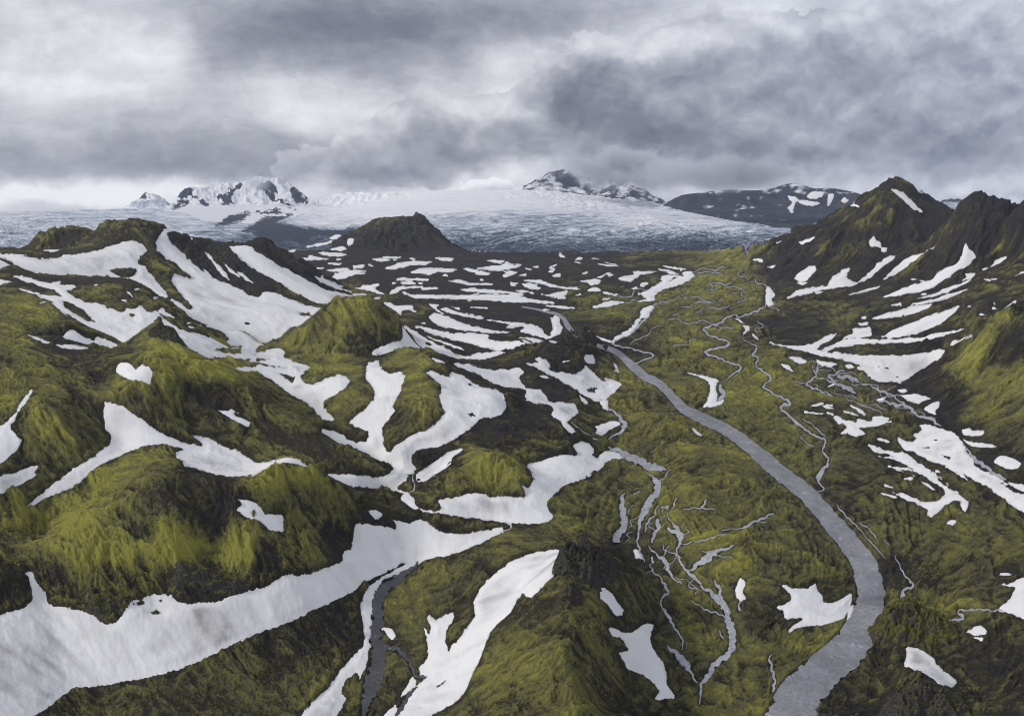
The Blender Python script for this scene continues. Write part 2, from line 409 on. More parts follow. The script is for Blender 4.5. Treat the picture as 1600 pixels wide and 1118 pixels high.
("big stepped snow gully widening down from below the dark twin peak",
 "D 710,940 780,910 880,865 960,845 1020,830 1050,790 1080,765 1200,715 1215,640 1235,590 1245,620 1270,645 1300,685 1285,720 1230,750 1180,760 1140,800 1090,830 1070,850 990,895 900,910 820,925", []),
("slim snow sliver below the wavy snowbank of the pointed peak",
 "D 490,925 600,890 700,865 680,885 600,905", []),
("long thin snow streak just below the big stepped gully",
 "D 920,945 1040,915 1120,875 1270,825 1220,855 1120,905 1020,930", []),
("small curled snow patch right of the big stepped gully",
 "D 1205,835 1240,810 1225,785 1300,790 1270,815", []),
("second long thin snow streak below the big stepped gully",
 "D 885,980 1010,955 1100,925 1260,882 1170,920 1080,955 960,980", []),
("snow streak high on the slope right of the big stepped gully",
 "D 1330,768 1400,740 1420,705 1490,680 1490,695 1430,730 1370,760", []),
("broad snow blade below the two thin streaks on the right slope",
 "D 640,1072 720,1040 820,1020 900,990 1030,978 980,1015 900,1040 760,1065", []),
("little level snow dash left above the broad snow blade",
 "D 760,988 830,970 830,984", []),
("small snow patch on the low dark hill left of the pointed peak",
 "D 190,590 300,560 250,595 210,607", []),
("snow fleck at the left end of the low dark hill by the glacier",
 "D 50,600 85,578 65,602", []),
("short snow dash at the very left foot of the low dark hill",
 "D -10,747 50,736 30,754", []),
("thin snow streak above the mossy crag at the right edge",
 "D 1445,1027 1500,985 1550,955 1545,972", []),
("thin snow streak at the right edge high on the brown slope",
 "D 1530,810 1620,760 1620,774", []),
("narrow snow chain by the valley stream at the foot of the right slope",
 "D -10,870 10,870 30,900 48,925 20,950 35,975 0,995 -15,960", []),
("small snow patch at the head of the green valley",
 "C 1500,700 1560,693 1570,720 1530,714", []),
("bright snow blade curving down the right slope below the broad one",
 "H 650,185 715,185 770,145 850,115 1000,58 1100,25 1205,-12 1160,45 1080,100 1000,135 920,162 800,190", []),
("long level snow blade crossing the right slope above the big white apron",
 "H 650,203 780,203 940,188 1100,155 1235,133 1130,170 1000,205 920,215 780,225 640,227 500,242 430,247 360,277 330,267 400,235 480,200 560,190", []),
("blocky broken snow patch at the left end of the snow blades",
 "H 530,135 640,125 650,180 580,190 460,192 530,165", []),
("small bright snow block above the blocky broken patch",
 "H 560,100 625,91 620,112 570,114", []),
("big white snow apron at the foot of the right slope with long thin tail",
 "H 0,223 100,238 200,243 290,225 360,180 430,165 400,195 330,235 300,265 370,280 450,285 560,298 700,305 850,300 960,290 1060,262 1112,262 1070,315 1000,360 940,400 880,440 820,472 770,460 700,468 640,440 600,400 545,378 600,370 660,382 560,350 450,325 330,300 180,268 80,242", []),
("snow strip on the dark scree under the mossy crag of the right slope",
 "H 1125,235 1160,205 1220,185 1278,165 1270,190 1210,215 1150,238", []),
("broken snow streaks at the left start of the braided streams",
 "H 120,310 170,310 240,330 230,350 190,352", []),
("flat ragged snow patch on the braided stream flat",
 "H 300,325 360,340 430,350 400,370 340,365 310,350", []),
("little snow scrap between stream flat and the white apron",
 "H 480,360 520,356 540,378 490,387", []),
("small snow cap on dark scree below the white apron",
 "H 810,515 840,508 878,522 850,535 815,528", []),
("oblong snow patch on dark scree below the small snow cap",
 "H 830,548 920,540 1020,570 960,585 940,600 880,585", []),
("square notched snow patch at the corner of the dark scree",
 "H 970,635 1010,605 1050,587 1072,590 1065,625 1045,640 1050,670 1000,655", []),
("thin slanting snow dash left of the braided streams",
 "H 80,350 130,365 160,400 110,380", []),
("winged snow patch with ragged arms on green ground below the braided streams",
 "H 410,675 440,675 470,705 530,710 550,725 560,690 620,715 650,710 655,680 700,675 760,690 740,715 700,735 640,745 590,755 560,750 610,785 550,810 530,790 450,790 480,765 490,740 470,725 435,730", []),
("thin snow arm above the winged patch",
 "H 440,640 520,655 570,680 530,674", []),
("slanting snow dash above the winged patch on the right",
 "H 510,610 560,630 610,660 600,680 560,650", []),
("small snow dash left of the thin arm above the winged patch",
 "H 340,608 420,632 360,630", []),
("broad snowfield slanting to the right edge beside a grey side channel",
 "H 805,808 850,830 900,845 920,820 910,790 960,770 945,735 1000,730 1100,760 1160,780 1200,820 1225,870 1230,905 1280,945 1280,980 1340,1020 1430,1060 1500,1108 L 1020,55 1080,95 1153,125 1240,155 1240,250 1153,205 1110,180 1060,140 1000,95 930,60 870,20 H 1250,1085 1100,990 1000,950 900,900 855,888 820,850",
 ["H 960,870 1005,868 1010,882 975,880", "H 1085,922 1140,935 1135,944 1100,935"]),
("hook shaped snowfield with a curled lower end on the fluted green slope",
 "H 620,850 720,885 800,905 850,905 950,975 1040,1045 1140,1118 L 730,10 770,60 820,100 870,130 905,160 890,200 870,180 870,150 840,150 780,180 760,205 735,225 715,215 720,195 700,180 640,150 545,105 620,120 690,155 730,160 780,140 800,120 790,95 750,70 690,30 640,15 560,0 H 930,1060 860,1025 800,1010 745,990 850,1000 920,1020 860,980 780,945 690,930 665,925 820,945 760,920 650,895", []),
("small snow streak inside the loop of the hook shaped snowfield",
 "L 680,60 720,75 755,98 740,102", []),
("single small snow patch just below the hook shaped snowfield",
 "L 805,252 825,235 848,238 830,264", []),
("tiny snow dash at the upper inside of the hook shaped snowfield",
 "L 610,50 640,45 658,50 640,60", []),
("round snow patch near the right edge above the slanting snowfield",
 "H 1405,960 1440,930 1500,932 1560,955 1580,975 1550,1010 1500,1010 1440,985", []),
("cloud shaped snow patch on green ground right of the grey side channel",
 "H 1210,765 1260,750 1270,770 1350,772 1340,800 1270,805 1215,790", []),
("wedge shaped snow strip touching the grey side channel on its right",
 "H 1205,815 1270,840 1380,852 1430,870 1380,878 1280,875 1240,850", []),
("snow strip at the right edge below the round patch",
 "L 1080,65 1153,80 1240,95 1240,120 1153,108 1110,88", []),
("jagged snowfield cut by the right edge low in the valley",
 "L 1035,525 1090,525 1153,490 1240,470 1240,700 1153,680 1090,655 1035,635 1080,605 1120,540", []),
("tiny snow dash above the jagged snowfield at the right edge",
 "L 1045,480 1070,472 1100,478 1060,487", []),
("small angular snow patch on the lower right slope",
 "L 890,740 950,710 985,730 980,755 930,755", []),
("sliver of snow just under the small angular patch",
 "L 920,765 970,765 965,782", []),
("slanting four sided snow patch above the dark lower right crag",
 "L 625,805 690,820 720,840 750,860 755,885 800,920 858,960 830,990 770,970 740,945 680,915 605,900 625,860", []),
("maple leaf shaped snow patch on the green bank left of the wide river",
 "L 35,630 70,615 100,605 100,570 75,545 45,520 80,530 120,545 180,545 212,522 215,545 245,580 250,610 290,610 320,600 375,565 378,590 365,640 340,680 250,710 180,710 130,725 90,742 110,710 165,680 75,680 75,645", []),
("narrow snow strip on the very edge of the wide river beside the leaf shaped patch",
 "L 360,640 388,612 375,665 355,690", []),
("small upright snow patch left of the leaf shaped patch",
 "K 1005,550 1030,490 1053,520 1035,560 1058,590 1030,602 1010,580", []),
("slanting snow patch on the brown slope behind the central crag",
 "K 395,560 405,537 450,570 470,600 500,640 500,665 470,668 430,620 400,590", []),
("large kite shaped snow patch on the right flank of the central ridge",
 "K 437,725 450,718 500,745 545,740 595,705 645,705 625,740 622,790 650,840 690,900 700,980 735,1040 700,1042 640,1045 665,1010 640,970 580,930 520,910 500,870 478,835 525,825 510,790 490,768 455,765", []),
("small bright snow patch beside the brook right of the central crag",
 "K 548,370 565,370 588,412 555,410", []),
# left side
("snow slope on the left shoulder behind the rounded dark hill",
 "A 265,645 370,600 360,560 430,548 520,537 500,560 440,590 380,630 330,655", []),
("wide snow bowl below the rounded dark hill with one dark rock island",
 "A -120,660 40,668 130,670 190,690 290,700 380,690 400,672 480,668 580,655 660,630 740,600 810,580 860,590 910,630 915,650 870,690 860,730 905,740 920,775 960,810 985,860 1030,890 1045,935 980,930 900,870 830,840 760,825 650,830 540,825 380,820 300,810 200,780 100,740 60,700 0,690 -120,690",
 ["A 670,770 760,755 855,755 855,795 800,820 730,800"]),
("small snow wedge on the left edge under the snow bowl",
 "A -120,715 0,700 70,740 20,745 0,760 -120,770", []),
("long snow drift winding down left of the pointed rocky top",
 "A 75,800 150,805 240,835 300,850 380,838 370,858 440,855 475,875 440,890 405,895 460,935 530,970 600,965 720,1020 780,1030 790,1005 840,1015 870,990 920,1030 985,1020 1005,1060 E 985,60 960,92 910,140 840,190 780,232 720,190 620,150 500,90 430,50 350,0 A 430,1060 370,1010 300,950 240,925 110,880 150,888 250,915 400,938 330,885 240,862 150,832",
 ["A 380,945 440,970 520,1010 560,1050 590,1088 540,1080 450,1030 400,990", "A 800,1035 840,1050 830,1065 805,1050"]),
("arched snow patch in a hollow left of the pointed rocky top",
 "E 380,190 450,135 480,155 520,190 590,210 600,185 660,200 760,245 680,258 600,245 500,220", []),
("thin snow stripe on the moss left of the arched hollow patch",
 "E 170,168 240,193 320,225 280,224 210,192", []),
("thin level snow stripe below the arched hollow patch",
 "E 345,235 440,235 470,238 560,262 470,264 380,250", []),
("snow dash at the left edge on the dark moss below the bowl",
 "A -120,825 0,828 80,838 20,845 0,862 -120,862", []),
("great snowfield filling the hollow right of the rounded dark hill with a narrow upper couloir",
 "A 1040,500 1085,518 1040,538 1070,600 1130,650 1170,700 1230,740 1270,780 1330,820 1450,865 1530,905 1600,945 B 60,900 120,910 200,945 280,975 380,1000 445,1010 400,1050 350,1080 270,1118 F 390,70 300,110 200,130 150,190 60,220 0,258 E 1597,325 1500,320 1400,308 1300,318 1200,280 1130,235 1090,140 1010,95 A 1005,1060 985,1020 1010,1000 1050,1040 1110,1080 1180,1100 1320,1118 1200,1070 1130,1010 1060,945 1120,970 1170,1018 1210,1005 1170,960 1100,890 1065,830 1090,785 1180,825 1215,825 1090,720 1050,705 980,650 970,600 1000,550",
 ["E 980,30 1100,75 1250,110 1380,145 1440,200 1390,215 1250,170 1150,150 1050,95", "E 1330,265 1420,245 1510,235 1500,290 1400,290", "F 250,30 330,35 360,55 300,58"]),
("snow ramp sloping along the right ridge of the rounded dark hill down to the plain",
 "A 1430,615 1560,615 1590,650 B 50,680 150,740 250,790 330,840 440,885 540,910 610,930 540,935 480,960 460,985 350,960 250,910 150,850 80,810 0,770 A 1500,700 1450,650", []),
("first thin snow streak on the dark face under the rounded hill's right ridge",
 "A 1265,640 1300,670 1400,770 1450,850 1380,790 1310,700", []),
("second thin snow streak on the dark face nearer the snow ramp",
 "A 1385,710 1440,760 1490,800 1500,820 1430,770", []),
("short snow streak on the dark face close beside the snow ramp",
 "A 1475,775 1520,790 1585,850 1530,830", []),
("tiny snow fleck near the ridge line of the rounded dark hill",
 "A 1185,553 1200,570 1195,580", []),
("small snow dash left of the thin streaks on the dark face",
 "A 1265,755 1290,770 1330,815 1300,800", []),
("small slanting snow fleck on the dark spur below the bowl",
 "A 780,890 810,905 830,940 800,915", []),
("branching snow couloir on the far blue mountain left of the pointed peak",
 "D 120,300 170,310 200,330 240,330 320,350 300,365 220,360 180,340 160,370 155,410 120,385 150,345", []),
("snow cap on the far blue mountain beside the pointed peak",
 "D 235,310 280,275 350,280 340,310 280,322", []),
("upright snow couloir on the far blue mountain nearest the pointed peak",
 "D 365,370 375,290 415,290 385,365", []),
("small snow triangle low on the far blue mountain",
 "D 455,337 475,308 505,330 480,347", []),
("flat snow bar low on the far blue mountain",
 "D 495,372 500,356 550,356 570,374", []),
]
# water: (name, label, [(points, widths in photo pixels)])
WATER = [
("river", "wide grey river curving down the right of the green valley",
 [("N 920,537 945,543 963,550 975,560 990,573 1008,588 1025,596 1040,608 1055,625 1070,640 1100,655 1138,673 1183,707 1217,737 1259,770 1301,817 1335,858 1352,886 1360,925 1359,950 1347,980 1325,1014 1283,1052 1250,1085 1237,1118 1222,1160", [6,8,9,11,14,13,13,13,14,15,17,19,23,25,27,30,34,38,43,47,52,56,60,66,76,92])]),
("river", "narrow upper river winding down above the brown hill at the bend",
 [("C 60,995 150,1010 230,1030 G 270,40 320,70 350,120 385,160 410,185", [2,3,4,5,7,8,7,3])]),
("stream", "looping tributary joining the wide river near the brown hill",
 [("C 1075,915 1010,945 960,965 900,975 880,1000 G 830,75 790,115 760,150 700,178 650,200 632,222 660,240 740,258 820,280 880,297 860,315 800,335 765,352", [2,2,2,3,3,4,4,4,4,4,4,3.5,3,3,3,3,4,6]),
  ("G 930,115 860,135 865,155 830,180 745,215 740,235", [1.2,1.5,2,2,2,2])]),
("stream", "meandering stream in the middle of the green valley ending at the snow crescent",
 [("D 0,925 -10,950 C 1570,990 1520,1025 1400,1060 G 1400,50 1340,65 1290,105 1210,125 1190,140 1220,165 1290,195 1340,215 1350,235 1300,250 1240,260 1205,280 1260,310 1350,340 1420,365 1430,385 1380,420 1330,455 1290,470", [4,4,5,4,3.5,3.5,3.5,4,4,4,4,4,4.5,5,4,4,4,3.5,3.5,3.5,5,4,3,3]),
  ("G 1300,478 1312,540 1290,595", [5,9,7]), ("G 1160,645 1230,680 1290,715", [2.5,3,3])]),
("stream", "long eastern valley stream that splits and joins the wide river lower down",
 [("C 1515,815 1535,850 1597,868 D 20,905 10,960", [2,2.5,3,3,3]),
  ("G 1450,165 1440,185 1460,215 1510,235 1530,260 1500,290 1530,320 1525,360 1560,395 1597,420 H 20,440 5,465 G 1565,495 1597,520 H 60,550 120,580 130,600 75,620 120,670 190,730 240,770 300,800 360,830 350,870 345,900 375,940 370,980 330,1030 310,1070 L 250,5 225,45 240,80 250,100 212,115", [3,3,3,3,4,4,4,4,4,4,5,3,4,4,4,5,6,4,4,5,4,4,4,4,4,4,5,6,7,5,4,4,4,4]),
  ("H 215,690 290,745 360,810", [2.5,2.5,2.5]), ("H 240,795 205,812 245,850 290,868", [2,2,2.5,2])]),
("stream", "braided grey streams on the flat under the big white snow apron",
 [("H 340,365 300,400 290,435 245,485 330,525 415,560", [3,4,4,4,4,2]), ("H 165,455 240,485", [2,3]),
  ("H 275,360 290,400 295,430", [2,3,3]), ("H 290,430 380,460 440,480 500,512 550,530", [3,4,5,8,6]),
  ("H 480,395 420,410 380,435 440,465", [3,4,5,3]), ("H 430,425 520,445 570,465", [6,8,3]),
  ("H 560,465 640,490 700,520 760,545 850,600 930,670 1020,700 1080,740", [2.5,3,4,4,3,4,6,4]), ("H 800,490 740,515 700,520", [2,2,2]),
  ("H 665,570 720,590 800,605 880,625 930,665", [3,5,5,4,3]), ("H 480,555 510,580 590,610 700,655 715,690", [2,2,2,2,3])]),
("stream", "grey side channel beside the broad slanting snowfield on the right",
 [("H 1215,840 1240,890 1290,945 1360,1000 1440,1050 1485,1075", [3,5,6,6,6,5])]),
("stream", "thin broken rills running beside the wide river on its right bank",
 [("L 310,165 340,210 380,245 430,300 490,365 530,410", [3,3,2.5,2,2,2]), ("L 410,245 450,275 490,318", [2.5,3,3]), ("L 520,325 548,348", [2,2]),
  ("L 570,390 590,440 620,490 650,530 610,560 605,612", [2,2.5,3,5,6,6])]),
("stream", "bluish rill leading from the jagged right snowfield towards the mossy knob",
 [("L 1060,645 950,640 860,645 880,680 800,690", [4,4,5,5,4])]),
("stream", "brook tumbling from the sail shaped snow into a pale triangular pool in the centre",
 [("G 580,600 610,640 660,670 690,710 700,740 660,790 600,820", [3,5,5,6,7,5,3]), ("G 600,868 680,905 760,945 850,985 965,1012", [6,9,11,13,4]),
  ("G 370,710 420,760 490,800", [2,2.5,2])]),
("stream", "shining braided brook below the pale triangular pool",
 [("G 820,1010 860,1050 900,1085 K 640,50 655,70 650,110 625,150 600,190 580,240 570,280 565,320 575,370 595,425", [2,4,6,7,8,10,11,11,10,5,4,4,4,4]),
  ("G 995,1008 960,1045 925,1080", [2,3,4]),
  ("K 630,460 660,490 695,540 700,565 670,590 680,630 705,670 740,730 770,790 765,825", [6,4,5,5,4,4,5,4,4,3]),
  ("K 745,135 730,165 715,190", [2,3,2]), ("K 660,170 640,210 610,250 597,292", [4,4,4,3]), ("K 655,230 660,260 640,300 632,340", [6,8,5,4]),
  ("K 615,350 650,395 690,420 710,480 770,525", [3,4,7,5,3]), ("K 700,200 710,240 740,270 760,310 745,360 750,400 770,445 810,485 850,530", [2,3,6,7,4,4,4,6,7]),
  ("K 710,350 680,395", [2,3]), ("K 765,345 850,330 920,310 970,293", [2,2.5,3,2]), ("K 770,187 850,184 920,190", [2,2.5,2]), ("K 850,182 865,160 880,145", [3,4,2]),
  ("K 670,180 700,172 690,195", [3,4,3]), ("K 700,270 730,290 750,315", [5,7,6]), ("K 630,400 640,430", [4,6])]),
("stream", "pale still pool on moss left of the shining braided brook",
 [("K 510,112 492,160 502,205 502,255 485,295 462,338", [2,9,9,10,12,12]), ("K 548,168 530,188 515,205", [3,2.5,2]), ("K 545,120 575,105", [2,3])]),
("stream", "dark stream fork curving through the green flats in the lower centre",
 [("K 795,465 850,430 880,405 910,385 1000,350", [4,9,12,8,3]), ("K 850,530 900,570 950,620 975,680 990,740 995,800 960,850 910,890 880,940 850,980 848,1020 845,1068", [7,8,9,10,10,10,9,9,7,5,4,4]),
  ("K 912,505 930,540 940,590 965,640", [4,6,6,7]), ("K 805,595 860,635 920,655 960,675", [2,3.5,3,3]), ("K 700,800 740,840 780,880 800,920 840,970", [3,9,11,5,3]),
  ("K 935,730 950,775", [2,3]), ("K 1030,600 1020,645", [3,5]), ("K 1040,268 1100,242 1180,205", [5,5,3])]),
("stream", "short dark inlet at the bottom edge left of the wide river",
 [("L 15,840 8,880 25,930 30,960 18,1010", [3,5,5,4,6])]),
("stream", "dark gravelly brook between the snowbank and the forked snowfield at the bottom",
 [("J 752,412 700,450 640,500 580,550 550,600 550,680 540,760 550,830 545,900 520,980 500,1050 485,1130", [3,8,13,17,17,19,18,22,26,24,17,14]),
  ("J 590,800 650,830 690,870 715,930 780,945", [10,8,6,5,5]), ("J 775,958 720,1000 670,1060 630,1120", [7,11,10,10])]),
("stream", "tiny brook linking two snowfields left of the bright green mound",
 [("F 985,1030 980,1060 J 708,45 705,65 715,95 690,115", [2,3,3,3.5,3.5,2.5]), ("J 1120,243 1148,262 1112,292", [2,3.5,3])]),
("stream", "faint scattered rills at the far end of the green valley",
 [("C 1220,850 1275,870 1240,895", [1.6,1.6,1.4]), ("C 1150,782 1240,780 1320,788", [1,1.4,1]), ("C 1060,880 1080,915", [1.4,1.4]), ("C 1370,912 1400,902", [1.4,1.6]),
  ("C 1290,962 1300,945 1315,935", [2,2,1.4]), ("C 1160,955 1220,972", [2,1.5]), ("C 1470,945 1510,925", [1.5,1.5]), ("C 1455,648 1480,655 1460,672", [2,2,2]), ("C 1000,1050 1040,1030", [1.5,2])]),
]
# terrain control points. plain: "x,y,z" (photo pixel, height in metres) or "x,y,dD" (distance D); R = crest (ground drops behind)
CTRL = """
1240,1118,0 1300,1040,0 1359,950,0 1352,886,1 1301,817,2 1259,770,3 1183,707,4 1100,655,6 1040,608,9 990,573,11 960,550,12 920,538,14 880,497,20
1230,1160,0 1100,440,25 1180,400,30 1000,392,35 1050,480,22 1160,480,22 1100,540,20 1080,590,14 1180,560,16 1200,640,10 1280,700,9 1300,760,7
1060,420,29 1170,440,26 940,450,30 900,420,34 1210,520,20 1245,560,16
1400,600,15 1550,760,25 1600,900,20 1400,800,9 1470,850,14 1390,880,7 1500,930,11 1600,820,25 1350,830,5 1330,700,12 1460,700,18 1300,600,15
1320,440,50 1240,440,34 1215,470,27 1300,520,24 1250,490,25 1400,470,45 1500,470,85 1480,560,25 1400,555,22 1350,560,18
1600,400,d1700 1450,400,d2000 1500,350,d2000 1400,430,65 1380,360,d2250 1330,400,d2150 1460,380,d2200 1560,430,d1500 1600,440,d1420 1550,480,d1200
1420,600,20 1500,680,25 1600,760,28 1600,600,65 1600,540,95 1540,600,52 1480,630,30 1560,660,42 1600,500,d1000 1545,510,92 1500,560,52
1460,320,d2420 1360,300,d2440 1440,430,70 1560,400,d1750 1580,350,d1830
0,388,d1500 50,391,d1500 100,425,153 150,400,172 60,405,174 300,400,156 350,470,89 380,440,109 430,490,76 380,520,79 450,540,70 225,410,156
300,480,101 75,365,d1890 130,360,d1900 0,415,175 60,430,164 150,490,142 230,530,128 20,460,160 60,470,159 110,510,144 330,530,106 270,470,132
190,545,135 50,570,138 0,560,145 0,620,124 160,600,122 40,680,110 0,705,104 100,720,92 165,640,112 180,690,90 110,740,85 50,790,75 300,710,82 380,735,73 440,720,70
0,760,92 30,740,92 80,640,122 120,560,134 250,560,145 210,600,130 230,640,112 300,620,112 290,660,94
350,560,96 400,560,76 450,600,68 500,640,60 520,660,57 600,760,48 640,772,41 500,748,58 560,740,54 550,700,58
560,560,65 440,545,70 640,545,58 600,555,62 500,550,68 640,490,45 700,470,38 520,470,d1500 480,490,d1350
530,600,79 590,620,68 580,660,58 650,630,75 640,690,52 720,620,65 770,620,66 780,680,50 660,590,84 700,560,78 560,630,70 630,670,58 610,700,53
750,570,62 800,590,50 850,600,42 900,630,30 940,570,15 950,610,14 820,530,52 760,520,44 700,520,42 850,470,26 800,500,34
760,740,48 690,735,44 840,740,34 760,795,31 860,810,25 930,790,15 1000,720,8 700,770,40 960,740,12 820,780,32 880,720,30 800,640,50 850,660,42
1040,650,27 1000,610,17 950,700,8 900,660,38 930,650,17 1090,750,26 1160,850,20 1020,800,5 1100,950,3 1050,1080,1 1150,1000,4 1200,1000,8 1230,900,14 1180,760,20 1130,720,18 1250,1000,3 1000,830,5 970,840,7
820,890,34 700,1000,13 620,1000,5 590,1000,2 570,1110,0 650,880,12 720,900,20 780,850,28 610,930,7 850,860,33 660,1090,6
500,980,14 300,1080,22 150,1110,26 100,1010,38 200,970,41 400,960,29 550,900,18 600,850,23 700,840,25 760,828,23 0,1050,46 450,1080,10 200,1130,22 0,980,52
640,800,38 700,805,34 50,900,60 0,900,68 0,940,58 60,940,50 120,955,46
740,1060,18 960,960,38 1000,1060,10 1010,970,7 850,980,50 980,900,40 1010,900,6 800,1000,38 780,950,28 930,1110,36 1000,1110,8 700,1110,12
240,940,43 340,945,38 400,850,60 500,860,42 350,930,41 220,850,70 170,960,44 120,850,74 60,870,68 280,800,84 320,860,58 450,790,68 560,815,30 530,830,35
1430,990,8 1400,1050,4 1470,1060,12 1560,1040,16 1600,1100,22 1500,1120,18 1350,1110,3 1380,1000,2
600,440,32 800,430,32 700,410,36 480,420,38 560,400,38 850,450,28 950,400,36 640,396,36 760,400,36 560,480,36 680,450,31
800,388,40 1000,390,40 1200,378,56 1245,354,88 900,350,108 700,330,153 900,330,d5500 1000,330,d5500 1120,348,d4900 1000,360,d4000 800,360,d4200
300,345,d5000 100,350,d4500 0,370,d3200 200,370,d3600 400,350,d5200 480,365,62 450,385,46 560,330,d6000 620,315,d7200 520,345,d5000 540,372,50
440,340,d6500 350,347,d6000 380,310,d7700 330,315,d7600 430,310,d7700
1150,345,d5600 1300,355,d5000 1200,320,d6200 1300,325,d6000 1100,325,d6300 1050,322,d6400
1260,385,44 1220,392,38 900,300,d9200 960,308,d8800
"""
CREST = [  # points along crests, ground falls away behind: (text, back slope)
("1392,279,d2450 1375,292,d2460 1350,310,d2480 1325,330,d2520 1290,352,d2600 1255,366,d2700 1215,385,d2850", .55),
("1392,279,d2450 1410,288,d2440 1435,297,d2450 1465,312,d2440 1487,328,d2400 1500,338,d2330", .5),
("1487,338,d2050 1497,320,d1960 1510,309,d1920 1530,301,d1900 1545,306,d1880 1560,314,d1860 1583,311,d1840 1605,313,d1800 1680,320,d1800", .4),
("1215,366,d3050 1255,354,d3000 1300,349,d3050 1340,350,d3150", .35),
("1475,560,d1040 1490,528,d1030 1520,507,d1020 1560,490,d1010 1600,468,d1000 1660,440,d980", .5),
("45,386,d1890 60,365,d1900 85,359,d1900 130,357,d1920", .5),
("105,392,d1560 140,370,d1640 170,352,d1680 205,343,d1700 235,350,d1700 265,358,d1700 300,371,d1710 330,380,d1720 360,383,d1740 385,379,d1750 410,373,d1750 425,383,d1760 440,395,d1780 465,411,d1795 490,425,d1810 520,445,d1830 545,460,d1850", .55),
("120,436,156 170,436,156 200,440,152 230,450,147 260,470,136 290,496,124 320,520,112", .4),
("180,545,135 200,532,143 225,515,153 240,505,158 250,505,158 265,516,153 282,536,141 310,552,130 340,566,119 380,583,105 420,615,93 440,640,86 475,660,76 510,680,68 560,712,57 605,736,50", .42),
("60,850,72 110,815,80 150,790,84 200,755,94 225,735,100 240,727,102 270,728,100 320,742,93 360,748,89 400,745,90 425,730,92 450,722,92 475,728,87 500,745,78 530,765,66 570,782,50 610,795,40", .3),
("435,535,72 460,515,90 480,500,105 500,483,120 520,469,131 540,463,136 560,464,135 580,471,128 600,478,120 615,488,110 628,505,92 634,520,80", .6),
("835,560,58 840,545,60 860,528,61 880,518,60 900,512,58 918,512,54 925,522,46", .4),
("610,570,82 640,553,88 665,549,90 700,560,84", .3),
("680,745,46 710,720,56 750,707,62 790,712,58 825,735,44", .35),
("800,940,38 830,912,48 860,890,54 885,858,58 905,848,59 930,862,54 960,880,46 990,905,34 1010,930,18", .5),
("880,1130,62 890,1060,63 890,1000,62 890,940,60 890,895,58", .5),
("515,385,d3150 540,372,d3250 575,355,d3350 590,345,d3400 620,341,d3450 648,338,d3450 660,345,d3450 690,368,d3350 722,390,d3200", .5),
("1382,950,8 1395,942,15 1420,945,16 1450,955,14 1475,965,10", .5),
("1385,1100,12 1410,1050,22 1450,1055,23 1490,1080,21 1530,1110,20", .5),
("-40,332,d6000 0,332,d6000 80,330,d6200 150,328,d6500 210,326,d6800 260,325,d7200", .02),
("265,326,d7600 275,315,d7800 287,299,d7900 300,299,d8000 330,291,d8000 350,288,d8000 370,288,d8000 400,279,d8000 430,279,d8000 452,290,d8000 465,300,d7900 480,310,d7800 492,320,d7600", .5),
("495,310,d8200 560,301,d8400 620,299,d8500 700,297,d8500 760,297,d8500 825,296,d8700", .02),
("825,293,d9400 838,282,d9500 855,275,d9500 878,266,d9500 892,270,d9500 915,280,d9500 950,284,d9500 985,295,d9500 1020,308,d9300 1040,318,d9000", .5),
("1040,318,d6500 1065,305,d6500 1100,300,d6500 1140,296,d6500 1170,298,d6500 1200,297,d6500 1225,288,d6500 1245,286,d6500 1270,296,d6500 1300,294,d6500 1335,302,d6500 1365,312,d6500 1420,322,d6600", .5),
("1440,325,d7000 1475,318,d7000 1490,311,d7000 1510,318,d7000 1540,325,d7000", .5),
("215,315,d9300 222,308,d9300 228,301,d9300 234,305,d9300 242,306,d9300 248,304,d9300 255,314,d9300", .5),
]
WORLD_CTRL = [(-.95,200,60),(-.6,200,30),(-.3,200,14),(0,200,52),(.12,200,58),(.3,220,20),(.42,240,0),(.6,230,8),(.95,230,30),
 (-.95,140,60),(0,140,45),(.4,150,0),(.95,140,30),(-1.15,400,85),(-1.15,700,150),(-1.15,1200,175),(-1.15,3000,90),(-1.15,6000,110),(-1.1,9000,60),
 (1.15,400,35),(1.15,600,60),(1.15,800,130),(1.15,1200,200),(1.15,2000,280),(1.15,3000,150),(1.15,6000,100),(1.1,9000,60),(0,12500,80),(-.6,12500,0),(.6,12500,60),
 (-.5,9000,60),(.75,4500,90),(.6,4200,80)]
